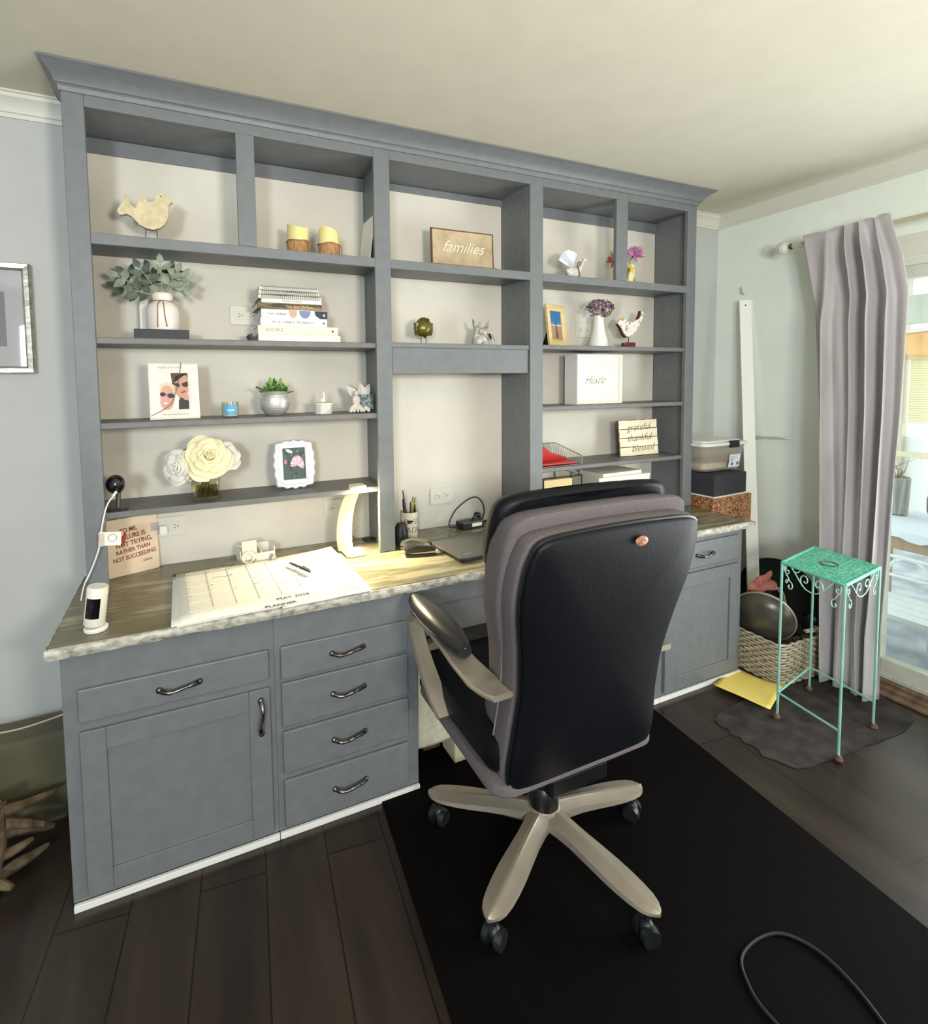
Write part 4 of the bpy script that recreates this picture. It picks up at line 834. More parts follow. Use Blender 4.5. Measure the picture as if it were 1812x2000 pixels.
# grateful sign
RZ4 = 1.0405
t = thing('plank_sign', 'cream plank sign with three lines of brown handwriting, leaning on the lower right shelf', 'sign', (2.505, -.125, RZ4), rot=(-.10, 0, 0))
cm_ = nmat('cream_plank', (234, 222, 190), (242, 234, 208), (6, 30, 40), .75, .1); rr_ = random.Random(2); b = MB()
for k in range(4):
    z0 = .001+k*.0475; poly = []
    for q in range(9): poly.append((-.135+.27*q/8, z0+rr_.uniform(0, .002)))
    poly += [(.135+rr_.uniform(-.003, .001), z0+.012*q) for q in range(1, 4)]
    for q in range(9): poly.append((.135-.27*q/8, z0+.0455+rr_.uniform(-.002, 0)))
    poly += [(-.135+rr_.uniform(-.001, .003), z0+.036-.012*q) for q in range(0, 3)]
    b.prism(poly, 'y', -.006, 0)
sg_ = b.build('planks', cm_, t); MB().box((-.134, .0005, .001), (.134, .006, .190)).build('backing', nmat('rusty_brown_edge', (92, 52, 30), (132, 80, 48), (30, 30, 30), .9), t)
bi = mat('brown_script', (74, 54, 44), .7)
for k, w in enumerate(('grateful', 'thankful', 'blessed')): text(w, .052, bi, sg_, (.0+.022*(k == 2), -.0068, .150-.055*k), shear=.35, rot=(PI/2, -.04, 0), off=-.0008, sx=1.05)
# wire tray with red folder
def wire_tray(name, label, loc, w, d, h):
    t = thing(name, label, 'tray', loc); wm = mat('silver_mesh', (150, 150, 140), .35, .8); b = MB()
    for z in (.002,):
        for k in range(9): b.tube([(-w/2+w*k/8, -d/2, z), (-w/2+w*k/8, d/2, z)], .0012, 5)
    b.tube([(-w/2, -d/2, .002), (w/2, -d/2, .002), (w/2, d/2, .002), (-w/2, d/2, .002)], .0018, 6, closed=True); b.build('floor_grid', wm, t)
    b = MB()
    for sx in (-1, 1):
        n = 12
        for k in range(n):
            y0, y1 = -d/2+d*k/n, -d/2+d*(k+1)/n; hh = h*(.55+.45*k/n)
            b.tube([(sx*w/2, y0, .002), (sx*w/2, y1, hh)], .001, 4); b.tube([(sx*w/2, y1, .002), (sx*w/2, y0, hh)], .001, 4)
        b.tube([(sx*w/2, -d/2, .002), (sx*w/2, -d/2, h*.5), (sx*w/2, d/2, h)], .002, 6)
    for k in range(16):
        x0, x1 = -w/2+w*k/16, -w/2+w*(k+1)/16; b.tube([(x0, d/2, .002), (x1, d/2, h)], .001, 4); b.tube([(x1, d/2, .002), (x0, d/2, h)], .001, 4)
    b.tube([(-w/2, d/2, h), (w/2, d/2, h)], .002, 6); b.build('mesh_sides', wm, t)
    return t
wire_tray('letter_tray', 'silver wire mesh letter tray holding a red folder on the lower right shelf', (1.910, -.125, RZ4+.001), .235, .20, .085)
t = thing('red_folder', 'bright red file folder standing tilted in the wire tray', 'folder', (1.905, -.125, RZ4+.006)); rdm = mat('red_folder', (186, 38, 36), .5)
MB().prism([(-.105, 0), (.110, 0), (.112, .018), (.02, .045), (-.03, .078), (-.085, .085), (-.108, .045)], 'y', .0, .012).build('cover', rdm, t, rot=(.25, 0, 0), bev=.002); MB().box((-.105, -.085, 0), (.105, .01, .010)).build('flap', rdm, t, bev=.003)
t = thing('document_organizer', 'black wire document rack with cream folders under the lowest right shelf, behind the chair', 'rack', (1.915, -.125, H+.001))
b = MB()
for sx in (-.112, .112): b.tube([(sx, -.10, 0), (sx, -.10, .225), (sx, .10, .235), (sx, .10, 0)], .003, 6)
b.tube([(-.112, -.10, .225), (.112, -.10, .225)], .003, 6); b.tube([(-.112, -.10, .10), (.112, -.10, .10)], .003, 6); b.tube([(-.112, .10, .10), (.112, .10, .10)], .003, 6); b.build('wire_frame', blackm, t)
for k, (c_, z) in enumerate((((222, 200, 150), .225), ((206, 186, 140), .218))): MB().box((-.105, -.095+.05*k, .006), (.06, -.085+.05*k, z-.01)).build('folder', mat('manila_%d' % k, c_, .7), t, bev=.001)
t = thing('paper_box', 'open white paper box with sheets under the lowest right shelf, behind the chair', 'box', (2.30, -.13, H+.001))
b = MB(); b.ring_loft([[(x*f_, y*f_, z) for x, y in ((-.17, -.10), (.17, -.10), (.17, .10), (-.17, .10))] for z, f_ in ((0, .85), (.20, 1.0), (.20, .97), (.01, .83))]); b.build('tray_body', whitem, t); MB().box((-.135, -.08, .01), (.135, .08, .215), rot=(.0, 0, .05)).build('sheets', paperm, t)

# left bay, third shelf
LZ3, LZ4 = 1.3255, 1.0325
t = thing('photo_frame', 'white frame with a photo of two people in sunglasses, cracked glass, leaning back', 'picture frame', (.276, -.165, LZ3), rot=(-.14, 0, .10))
fr_ = frame('frame_bars', .158, .196, .012, .034, nmat('whitewashed', (228, 216, 204), (238, 228, 218), (10, 30, 60), .6), t)
sk1, sk2 = (206, 150, 134), (196, 142, 120)
P_ = [((226, 218, 208), [(0, 0), (1, 0), (1, 1), (0, 1)]), ((62, 44, 38), [(.40, 1), (1, 1), (1, .75), (.62, .62), (.44, .70)]), (sk2, ell(.76, .66, .26, .36, 18)), (sk2, [(.62, .42), (.98, .40), (1, .2), (.7, .26)]), ((70, 50, 42), [(.42, 1), (1, 1), (1, .93), (.56, .90), (.5, .72), (.44, .74)]),
      ((20, 18, 20), [(.42, .70), (.62, .62), (.70, .60), (.68, .70), (.60, .72)]), ((20, 18, 20), [(.76, .70), (.97, .76), (1, .64), (.90, .60), (.80, .63)]), ((120, 60, 54), [(.72, .47), (.90, .52), (.88, .47), (.76, .44)]), ((18, 18, 20), [(.62, 0), (1, 0), (1, .24), (.86, .26), (.72, .34), (.62, .22)]), ((232, 224, 216), [(.34, 0), (.62, 0), (.64, .26), (.56, .42), (.44, .18)]),
      ((214, 196, 156), ell(.26, .56, .27, .17, 16)), (sk1, ell(.25, .33, .25, .33, 18)), (sk1, [(.08, .1), (.40, .1), (.30, -.0), (.12, 0)]), ((26, 16, 20), ell(.10, .42, .10, .055, 12)), ((26, 16, 20), ell(.37, .38, .12, .065, 12)), ((20, 14, 18), [(.16, .43), (.30, .41), (.30, .40), (.16, .415)]), ((240, 232, 226), ell(.18, .18, .07, .025, 10))]
art('photo', t, P_, .092, .132, (0, -.0042, .032))
text('happily ever after', .012, mat('silver_script', (150, 140, 132), .5, .3), t, (-.012, -.0125, .181), shear=.4, off=-.0002, sx=.9)
b = MB()
text('love you more than words', .0075, mat('silver_script', (0, 0, 0)), t, (.0, -.0125, .017), shear=.4)
MB().tube(smooth_path([(.022, -.0135, .200), (.024, -.0135, .185), (.008, -.0135, .11), (-.012, -.0135, .055), (-.05, -.0135, .026), (-.075, -.0135, .014)], 4), .0010, 5).build('crack', mat('crack_grey', (96, 88, 84), .4), t)
MB().prism([(0, .14), (.07, 0), (.062, 0), (0, .13)], 'x', -.02, .02).build('easel_back', paperm, t)
t = thing('jar_candle', 'small glass jar candle with a blue label, between the photo frame and silver pot', 'candle', (.458, -.145, LZ3))
MB().lathe([(.026, 0), (.029, .004), (.030, .056)], seg=32, cap=False).build('jar', glassd, t, smooth=True); MB().lathe([(.001, .004), (.0265, .004), (.0265, .038), (.001, .038)], seg=28).build('wax', mat('white_wax', (236, 232, 220), .5), t, smooth=True)
b = MB(); b.ring_loft([[(.0306*math.cos(a), .0306*math.sin(a), z) for a in [-PI/2-.75+k*.15 for k in range(11)]] for z in (.010, .046)], closed=False); lb_ = b.build('label', mat('blue_label', (92, 162, 200), .5), t, smooth=True)
b = MB(); b.ring_loft([[(.0309*math.cos(a), .0309*math.sin(a), z) for a in [-PI/2-.4+k*.16 for k in range(6)]] for z in (.024, .028)], closed=False); b.build('label_print', mat('pale_blue', (206, 226, 236), .5), lb_)
t = thing('succulent_pot', 'hammered silver pot with a green artificial succulent', 'plant', (.620, -.130, LZ3))
hm = nmat('hammered_silver', (186, 184, 180), (222, 218, 214), (10, 10, 160), .38, .5, metal=.55)
MB().lathe([(.001, 0), (.028, 0), (.034, .003), (.050, .022), (.056, .045), (.055, .065), (.046, .086), (.041, .091), (.037, .088), (.036, .08)], seg=40).build('pot', hm, t, smooth=True)
def succ(b, c_, n, L_, seed, tl=.9):
    rr_ = random.Random(seed)
    for k in range(n):
        a = k*2.4; v_ = k/n; d = Vector((math.cos(a)*(1-v_*.9), math.sin(a)*(1-v_*.9), .25+v_*1.2)).normalized(); L2 = L_*(1-.45*v_)
        b.tube([Vector(c_)+Vector((0, 0, v_*L_*tl)), Vector(c_)+Vector((0, 0, v_*L_*tl))+d*L2*.5, Vector(c_)+Vector((0, 0, v_*L_*tl))+d*L2], [.003, .0062, .001], 6, flat=.6)
b = MB(); succ(b, (-.020, -.012, .086), 16, .034, 1); succ(b, (.022, -.016, .086), 16, .032, 2); succ(b, (0, .008, .086), 14, .04, 3); succ(b, (.038, 0, .082), 10, .036, 4, .4); succ(b, (-.036, .0, .082), 10, .032, 5, .4)
b.build('succulent_leaves', nmat('succulent_green', (46, 96, 26), (104, 146, 60), (40, 40, 40), .5), t, smooth=True)
b = MB(); succ(b, (-.018, -.020, .105), 12, .020, 7, 1.6); succ(b, (.020, -.022, .105), 12, .018, 8, 1.6); b.build('pale_shoots', mat('pale_green', (140, 172, 92), .5), t, smooth=True)
b = MB(); b.tube([(-.03, 0, .09), (-.068, -.01, .108)], [.004, .0045], 7); b.build('stem', mat('dull_green', (84, 92, 74), .6), t)
t = thing('trinket_box', 'small round white trinket box with a tiny candle-shaped knob', 'trinket box', (.802, -.145, LZ3))
MB().lathe([(.001, 0), (.034, 0), (.035, .004), (.035, .034), (.001, .034)], seg=32).build('box_body', nmat('speckled_white', (226, 220, 212), (204, 198, 190), (60, 60, 60), .5), t, smooth=True); ld = MB().lathe([(.037, .0345), (.038, .037), (.037, .042), (.030, .044), (.001, .045)], seg=32).build('lid', mat('ivory', (224, 220, 206), .45), t, smooth=True)
b = MB(); b.ball((-.002, 0, .053), (.012, .010, .009), 12); b.tube([(.004, 0, .055), (.003, 0, .072), (.003, 0, .086)], [.005, .004, .002], 8); b.build('knob', whitem, ld, smooth=True)
t = thing('cherub_planter', 'white cherub figurine beside a blue-grey patterned cube holder, right end of the shelf', 'figurine', (.945, -.130, LZ3))
b = MB(); b.box((.005, -.02, .012), (.062, .05, .072), rot=(0, .05, .15), bev=.003); b.build('cube_holder', nmat('blue_grey_pattern', (96, 110, 112), (160, 172, 170), (70, 70, 70), .6, .2, lo=.48, hi=.54), t)
wc = nmat('white_resin', (206, 200, 190), (226, 220, 210), (40, 40, 40), .7)
b = MB(); b.ball((-.012, -.03, .050), (.018, .015, .022), 14); b.ball((-.012, -.032, .078), (.010, .010, .011), 12)
for k in range(7): a = PI+k*PI/6; b.tube([(-.012, -.03, .035), (-.012+.022*math.cos(a), -.036+.010*math.sin(a), .018), (-.012+.032*math.cos(a), -.038+.014*math.sin(a), .003)], [.009, .007, .004], 8)
b.build('figure', wc, t, smooth=True)
b = MB(); b.tube([(.02, -.03, .02), (.036, -.034, .012), (.040, -.036, .003)], [.010, .009, .006], 8); b.build('foot', wc, t, smooth=True)
b = MB(); leaf(b, (.0, 0, .06), (-.8, -.1, .9), (0, -1, .2), .062, .034, .1); leaf(b, (.025, .0, .06), (-.2, -.1, 1), (0, -1, .2), .060, .036, .1); leaf(b, (.03, .0, .06), (.5, .1, 1), (0, -1, .2), .062, .03, .1); o = b.build('wings', wc, t); o.modifiers.new('t', 'SOLIDIFY').thickness = .003
# left bay lowest shelf
t = thing('rose_vase', 'square glass vase of large cream silk roses on the lowest left shelf', 'vase', (.364, -.150, LZ4))
ga = glassmat('vase_glass', (240, 239, 228), .07); s_ = .047; rings = []
for z, f_ in ((0, .2), (0, .96), (.004, 1), (.105, 1)): rings.append([(x*f_, y*f_, z) for x, y in rrect(-s_, s_, -s_, s_, .006, 3)])
MB().ring_loft(rings, cap=False).build('glass_cube', ga, t, smooth=True, angle=30)
MB().box((-.040, -.040, .014), (.040, .040, .045), bev=.003).build('clear_filler', glassmat('amber_water', (206, 198, 160), .02), t)
b = MB(); rr_ = random.Random(3)
for k in range(7): a = k*.9; b.tube([(.032*math.cos(a), .030*math.sin(a), .015), (.010*math.cos(a+1), .012*math.sin(a+1), .06), (.02*math.cos(a+2), .02*math.sin(a+2), .125)], .0032, 6)
b.build('stems', mat('olive_stem', (110, 104, 58), .6), t, smooth=True)
rm = nmat('cream_petal', (232, 222, 176), (240, 232, 196), (20, 20, 20), .65); rw = nmat('white_petal', (222, 218, 204), (234, 230, 218), (20, 20, 20), .65)
for m_ in (rm, rw): m_.node_tree.nodes['Principled BSDF'].inputs['Subsurface Weight'].default_value = .15; m_.node_tree.nodes['Principled BSDF'].inputs['Subsurface Radius'].default_value = (.01, .008, .005)
for (c_, ax_, R1, sd, mm) in (((.012, -.040, .150), (.08, -1, .42), .074, 1, rm), ((-.078, -.012, .124), (-.62, -.85, .10), .060, 2, rw), ((.070, .0, .150), (.60, -.75, .50), .056, 3, rw), ((-.02, .03, .175), (-.2, .1, 1), .055, 4, rw)):
    b = MB(); rose(b, c_, ax_, R1, sd); b.build('blossom', mm, t, smooth=True)
b = MB(); 
for k in range(9): leaf(b, (-.02+.01*k-.02, .0, .175), (rr_.uniform(-.5, .5), .1, 1), (0, -1, .1), .035, .028, .1)
b.build('grey_foliage', nmat('grey_foliage', (130, 132, 138), (160, 162, 166), (40, 40, 40), .8), t)
t = thing('photo_frame', 'ornate white scalloped frame with a picture of pink flowers on the lowest left shelf', 'picture frame', (.690, -.115, LZ4), rot=(-.13, 0, .03))
ow = nmat('ornate_white', (226, 226, 228), (240, 240, 240), (70, 70, 70), .5, .5); n = 96; out = []
def scal_pt(a):
    ca, sa = math.cos(a), math.sin(a); k = (abs(ca)**7+abs(sa)**7)**(-1/7.); w = 1+.030*math.cos(a*16)+.030*math.cos(a*4)
    return ca*k*.078*w, sa*k*.092*w+.096
for k in range(n): out.append(scal_pt(2*PI*k/n))
inn = []
for k in range(n):
    a = 2*PI*k/n; ca, sa = math.cos(a), math.sin(a); q = min(.044/max(abs(ca), 1e-6), .062/max(abs(sa), 1e-6)); inn.append((ca*q, sa*q+.098))
rings = []
for f_, y in ((0, 0), (0, -.010), (.12, -.016), (.35, -.013), (.5, -.018), (.75, -.013), (1, -.008), (1, -.002)): rings.append([(o_[0]+(i_[0]-o_[0])*f_, y, o_[1]+(i_[1]-o_[1])*f_) for o_, i_ in zip(out, inn)])
MB().ring_loft(rings, cap=False).prism(out, 'y', -.0005, .001).build('frame_bars', ow, t, smooth=True, angle=50)
rr_ = random.Random(8); P_ = [((60, 78, 70), [(0, 0), (1, 0), (1, 1), (0, 1)])]
for k in range(26): P_.append((rr_.choice([(96, 118, 104), (38, 58, 50), (130, 146, 136), (74, 96, 84)]), ell(rr_.uniform(.08, .92), rr_.uniform(.06, .94), rr_.uniform(.05, .08), rr_.uniform(.015, .04), 8, rot=rr_.uniform(0, 3))))
for k in range(13): a = -1.9+k*.3; P_.append((rr_.choice([(222, 188, 196), (204, 160, 174), (214, 196, 214)]), [(.58, .34), (.58+.34*math.cos(a+1.57)-.06, .42+.30*math.sin(a+1.57)), (.58+.38*math.cos(a+1.57), .42+.32*math.sin(a+1.57)), (.58+.34*math.cos(a+1.65)+.04, .40+.28*math.sin(a+1.57))] if 0 else ell(.62+.16*math.cos(a+1.5), .46+.14*math.sin(a+1.5), .17, .05, 10, rot=a+1.5)))
P_.append(((206, 110, 134), ell(.10, .56, .08, .07, 10))); P_.append(((226, 222, 224), ell(.28, .90, .16, .05, 10, rot=-.3)))
art('picture', t, P_, .088, .124, (0, -.0035, .036)); MB().prism([(0, .14), (.07, 0), (.062, 0), (0, .13)], 'x', -.02, .02).build('easel_back', blackm, t)
t = thing('web_camera', 'glossy black round camera on a small stand at the left end of the lowest shelf', 'camera', (.088, -.195, LZ4))
MB().lathe([(.001, 0), (.034, 0), (.034, .004), (.028, .006), (.001, .006)], seg=30).build('base', mat('dark_grey_metal', (44, 44, 46), .35, .4), t, smooth=True)
b = MB(); b.tube([(.004, 0, .004), (.006, .004, .05), (.006, .01, .085)], [.006, .0075, .010], 10); b.build('neck', mat('gunmetal', (88, 86, 86), .3, .6), t, smooth=True)
hd_ = MB().lathe([(.001, -.026), (.016, -.022), (.027, -.008), (.029, .004), (.024, .016), (.012, .022), (.001, .024)], seg=36).build('housing', mat('glossy_black', (10, 10, 12), .08, 0, .7, coat=.6), t, smooth=True, loc=(0, -.002, .086), rot=(1.45, 0, -.35))
MB().lathe([(.006, .0225), (.0085, .0235), (.001, .0245)], seg=24).build('lens', mat('lens_black', (30, 26, 40), .05), hd_, smooth=True); MB().lathe([(.029, -.004), (.0315, 0), (.029, .005)], seg=36, cap=False).build('rim', mat('gunmetal', (0, 0, 0)), hd_, smooth=True)
b = MB(); b.tube(smooth_path([(.086, -.238, 1.088), (.070, -.253, 1.066), (.058, -.258, 1.025), (.048, -.258, .975), (.040, -.258, .925), (.018, -.258, .864), (-.004, -.262, .815), (-.015, -.262, .768)], 6), .0024, 7)
cb = b.build('usb_cable', whitem, smooth=True); tag(cb, 'white cable hanging from the black camera down past the hutch stile', 'cable')
MB().cyl((.083, -.236, 1.086), (.092, -.222, 1.098), .0045, seg=10).build('plug', whitem, cb, smooth=True)
tgm = thing('cable_tag', 'white folded paper tag taped around the white cable', 'tag', (.074, -.262, .955))
MB().box((-.032, -.0008, -.022), (.030, .0008, .022), rot=(0, .10, 0)).build('paper', paperm, tgm); b = MB(); b.tube([(.006+.012*math.cos(a*PI/8), -.0016, .002+.012*math.sin(a*PI/8)) for a in range(16)], .0006, 4, closed=True); b.build('drawn_emblem', inkm, tgm)
MB().box((-.032, -.0012, -.021), (-.016, .0, .021)).build('tape', mat('tape_beige', (206, 190, 172), .4), tgm)
t = thing('quote_card', 'cream card handwritten in red-brown capitals standing on the left of the desk', 'card', (.036, -.085, H+.001), rot=(-.06, 0, .36))
cd_ = MB().prism(rrect(0, .172, 0, .205, .006), 'y', -.001, .001).build('sheet', nmat('cream_card', (224, 200, 170), (230, 208, 180), (5, 5, 5), .8), t)
rb_ = mat('red_brown_ink', (136, 62, 44), .8)
for k, (w, xx, sz) in enumerate((('TO ME,', .075, .022), ('FAILURE IS', .085, .0235), ('NOT TRYING,', .092, .0235), ('RATHER THAN', .088, .0205), ('NOT SUCCEEDING', .092, .0205))): text(w, sz, rb_, cd_, (xx, -.0014, .162-.0245*k), rot=(PI/2, -.10, 0), sx=.82, off=.0004)
text('- SARA', .013, inkm, cd_, (.130, -.0014, .040), rot=(PI/2, -.06, 0))
MB().box((.150, -.0018, .140), (.176, -.0011, .170)).build('tape', mat('tape_grey', (176, 166, 160), .4), cd_)
MB().prism([(.048, .105), (.060, .110), (.068, .152), (.060, .154)], 'y', -.002, -.0012).build('red_mark', mat('red_pencil', (176, 62, 36), .6), cd_)
t = MB().box((.0, -.030, 0), (.026, -.006, .034), bev=.004).build('power_adapter', whitem, loc=(.202, -.003, .886)); tag(t, 'white cube charger plugged into the outlet beside the handwritten card', 'charger')

# ================================================================== desk top
t = thing('security_camera', 'white cylindrical security camera with a black face at the left front desk corner', 'camera', (.060, -.505, H+.001))
MB().lathe([(.001, 0), (.029, 0), (.030, .002), (.030, .008), (.027, .011), (.001, .011)], seg=36).build('base', whitem, t, smooth=True)
MB().cyl((0, 0, .010), (.0, 0, .02), .010, seg=16).build('joint', whitem, t, smooth=True)
bo = MB().lathe([(.001, 0), (.024, 0), (.0265, .003), (.0265, .105), (.025, .108), (.001, .108)], seg=40).build('body', mat('matte_white', (234, 228, 214), .45), t, smooth=True, loc=(-.004, 0, .016), rot=(0, .13, 0))
b = MB(); b.ring_loft([[(.0268*math.cos(a), .0268*math.sin(a), z) for a in [-PI/2-.95+k*.13 for k in range(12)]] for z in (.024, .080)], closed=False); fp = b.build('face_plate', mat('black_gloss', (12, 12, 14), .12), bo, smooth=True)
MB().lathe([(.004, 0), (.003, .001), (.001, .0012)], seg=14).build('lens', mat('lens_black', (0, 0, 0)), fp, loc=(-.006, -.0262, .058), rot=(PI/2, 0, 0))
# desk calendar
t = thing('desk_pad_calendar', 'large white desk pad calendar with handwriting on the left of the desk', 'calendar', (.545, -.36, H+.001), .04)
CW, CD = .565, .435
def sheet(x0, x1, y0, y1, z, skew=0, lift=.0, nm='sheet', m=paperm, par=None):
    rows = []
    for i in range(15):
        u_ = i/14; row = []
        for j in range(9):
            v_ = j/8; row.append((x0+(x1-x0)*u_+skew*v_, y0+(y1-y0)*v_, z+lift*(u_**4)*(v_)+.001*math.sin(u_*7+v_*3)**2))
        rows.append(row)
    o = MB().ring_loft(rows, closed=False).build(nm, m, par or t, smooth=True); o.modifiers.new('t', 'SOLIDIFY').thickness = .0006; return o
MB().box((-CW/2-.006, -CD/2-.004, 0), (CW/2, CD/2+.004, .004)).build('pad', mat('pad_board', (228, 222, 208), .8), t)
MB().box((-CW/2-.010, CD/2-.022, .0005), (CW/2-.02, CD/2+.006, .0068)).build('binding', mat('pad_binding', (60, 54, 54), .6), t, bev=.001)
sheet(-CW/2-.020, CW/2-.004, -CD/2-.006, CD/2-.01, .0055, .010, .008); pg = sheet(-CW/2+.004, CW/2+.006, -CD/2+.006, CD/2-.006, .0085, -.004, .014)
sheet(.00, CW/2+.004, -CD/2-.028, -CD/2+.05, .0048, 0, .004, 'loose_paper')
b = MB(); gx0, gx1, gy0, gy1 = -CW/2+.03, CW/2-.06, -CD/2+.065, CD/2-.03; zz = .0112
for k in range(8): x = gx0+(gx1-gx0)*k/7; b.box((x-.0003, gy0, zz-.0018), (x+.0003, gy1, zz-.0001))
for k in range(6): y = gy0+(gy1-gy0)*k/5; b.box((gx0, y-.0003, zz-.0018), (gx1, y+.0003, zz-.0001))
o = b.build('grid', mat('pale_line', (220, 213, 200), .8), pg); o['kind'] = 'stuff'
text('MAY 2026', .024, mat('grey_print', (72, 66, 66), .8), pg, (.045, -CD/2+.034, zz-.0008), rot=(0, 0, 0), ext=.0003)
text('PLANNER', .022, inkm, t, (.0, -CD/2-.002, .0072), rot=(0, 0, 0), ext=.0002)
for k in range(24):
    i, j = k % 7, k//7
    if (i*j) % 2 == 0: text(str(k+3), .008, mat('grey_print', (0, 0, 0)), pg, (gx0+(gx1-gx0)*(i+.12)/7, gy1-(gy1-gy0)*(j+.14)/5, zz-.0012), rot=(0, 0, 0), name='date_number', ext=.0002)
rr_ = random.Random(6)
for k, (x, y, sc_) in enumerate(((-.17, .10, 1.6), (.02, -.06, .8), (.08, -.10, .8), (.16, .0, .9), (-.05, -.02, .7), (.10, .04, .8), (.21, -.07, 1.0))):
    P = [(x+sc_*.0028*q+sc_*rr_.uniform(-.003, .003), y+sc_*rr_.uniform(-.005, .006)+.0004*q, zz-.0003) for q in range(16)]; MB().tube(smooth_path(P, 3), .0004*max(1, sc_*.8), 4).build('handwriting', mat('pencil_grey', (120, 112, 110), .8), pg)
t = thing('ballpoint_pen', 'dark grey and silver pen with clip lying on the calendar', 'pen', (.660, -.325, H+.0245), rot=(0, .0, 1.95))
MB().tube([(-.068, 0, 0), (-.060, 0, 0), (0, 0, 0), (.055, 0, 0), (.066, 0, 0), (.071, 0, 0)], [.003, .0048, .0052, .0048, .003, .0012], 12).build('barrel', mat('graphite', (92, 86, 88), .3, .5), t, smooth=True)
MB().box((-.068, -.0035, .0065), (-.020, .0035, .0078), rot=(0, -.08, 0)).build('clip', chrome, t); MB().cyl((-.005, 0, 0), (.004, 0, 0), .0056, seg=14).build('band', chrome, t, smooth=True)
# note box with tape dispenser
t = thing('note_box', 'open white desk organiser box with a sticky note pad standing in it', 'organiser', (.535, -.085, H+.001), .10)
b = MB(); b.box((-.065, -.045, 0), (.065, .045, .004)); b.box((-.065, -.045, .004), (.065, -.041, .034)); b.box((-.065, .041, .004), (.065, .045, .05)); b.box((-.065, -.041, .004), (-.061, .041, .05)); b.box((.061, -.041, .004), (.065, .041, .05)); b.box((.012, -.041, .004), (.016, .041, .04)); b.build('tray', mat('cream_white', (0, 0, 0)), t, bev=.001)
MB().box((-.055, -.032, .006), (.000, -.018, .080), rot=(-.25, 0, 0)).build('note_pad', mat('note_cream', (224, 216, 196), .8), t)
t = thing('tape_dispenser', 'clear tape dispenser in front of the white organiser box', 'tape', (.50, -.165, H+.014), .15)
MB().tube([(.020*math.cos(a*PI/12), 0, .020+.020*math.sin(a*PI/12)) for a in range(24)], .0055, 8, closed=True).build('tape_roll', mat('clear_tape', (206, 202, 190), .25), t, smooth=True); MB().prism([(-.045, 0), (.02, 0), (.028, .012), (.0, .008), (-.03, .014), (-.048, .008)], 'y', -.008, .008).build('holder', glassmat('clear_holder', (228, 226, 216), .15), t)
b = MB()
t = thing('binder_clip_pile', 'small white clip lying right of the clear tape dispenser', 'clip', (.590, -.155, H+.014), .5)
MB().prism([(-.012, 0), (.012, 0), (.004, .018), (-.004, .018)], 'y', -.010, .010).build('clip_body', mat('silver_grey', (180, 176, 170), .3, .5), t, bev=.001)
# LED desk lamp
lp = thing('desk_lamp', 'slim curved cream LED desk lamp, switched on, beside the left hutch post', 'lamp', (.905, -.19, H+.001), 0)
lm = mat('cream_lamp', (236, 224, 180), .4)
MB().prism(rrect(-.048, .036, -.055, .040, .016), 'z', 0, .010).build('base', lm, lp, bev=.003)
bb = MB().lathe([(.017, .010), (.016, .012), (.001, .0125)], seg=24, sy=.7).build('touch_button', mat('grey_button', (170, 166, 150), .4), lp, smooth=True, loc=(.0, -.022, 0))
pth = smooth_path([(-.030, .022, .006), (-.036, .022, .05), (-.034, .020, .12), (-.022, .012, .19), (-.002, .0, .245), (.016, -.014, .275)], 6); rings = []
for i, p in enumerate(pth):
    u_ = i/(len(pth)-1); w = .031-.008*u_+.002*math.sin(u_*PI); t_ = (pth[min(i+1, len(pth)-1)]-pth[max(i-1, 0)]).normalized(); sd = Vector((.93, -.36, 0)); nn = t_.cross(sd).normalized(); th = .0045
    rings.append([p+sd*a*w+nn*c_*th for a, c_ in ((-1, -.5), (-.8, -1), (.8, -1), (1, -.5), (1, .5), (.8, 1), (-.8, 1), (-1, .5))])
MB().ring_loft(rings).build('arm', lm, lp, smooth=True, angle=40)
hd2 = MB().prism(rrect(-.022, .040, -.055, .012, .018), 'z', .268, .278).build('lamp_head', lm, lp, bev=.003)
MB().prism(rrect(-.018, .036, -.051, .008, .014), 'z', .2655, .2678).build('led_panel', mat('led_light', (255, 240, 190), .4, emit=60), hd2)
L_ = bpy.data.lights.new('lamp_glow', 'AREA'); L_.shape = 'RECTANGLE'; L_.size = .05; L_.size_y = .05; L_.energy = 50; L_.color = (1, .86, .52); lo = bpy.data.objects.new('lamp_glow', L_); COL.objects.link(lo); lo.parent = lp; lo.location = (.009, -.022, .264)
L_ = bpy.data.lights.new('lamp_halo', 'POINT'); L_.shadow_soft_size = .012; L_.energy = .6; L_.color = (1, .9, .62); lo = bpy.data.objects.new('lamp_halo', L_); COL.objects.link(lo); lo.parent = lp; lo.location = (.030, -.064, .272)
# lamp adapter and coil
t = thing('power_adapter', 'black power plug in the outlet beside the lamp, its cord running down', 'plug', (.925, -.010, .905))
MB().box((-.012, -.024, -.034), (.012, 0, .030), bev=.004).build('body', blackm, t); MB().box((-.004, -.0246, -.024), (.009, -.024, .016)).build('label', paperm, t); MB().tube(smooth_path([(-.002, -.014, -.034), (.0, -.012, -.07), (.012, -.012, -.11), (.03, -.014, -.132)], 5), .0018, 6).build('cord', blackm, t, smooth=True)
b = MB(); P = [(1.003+.030*math.cos(a)*(1+.1*math.sin(a*3.3)), -.085+.013*math.sin(2*a), H+.006+.004*math.sin(a*1.7)**2+.0006*a) for a in [k*.25 for k in range(75)]]; b.tube(P, .0016, 6)
tag(b.build('coiled_cable', blackm, smooth=True), 'small black cable coil on the desk behind the lamp', 'cable')
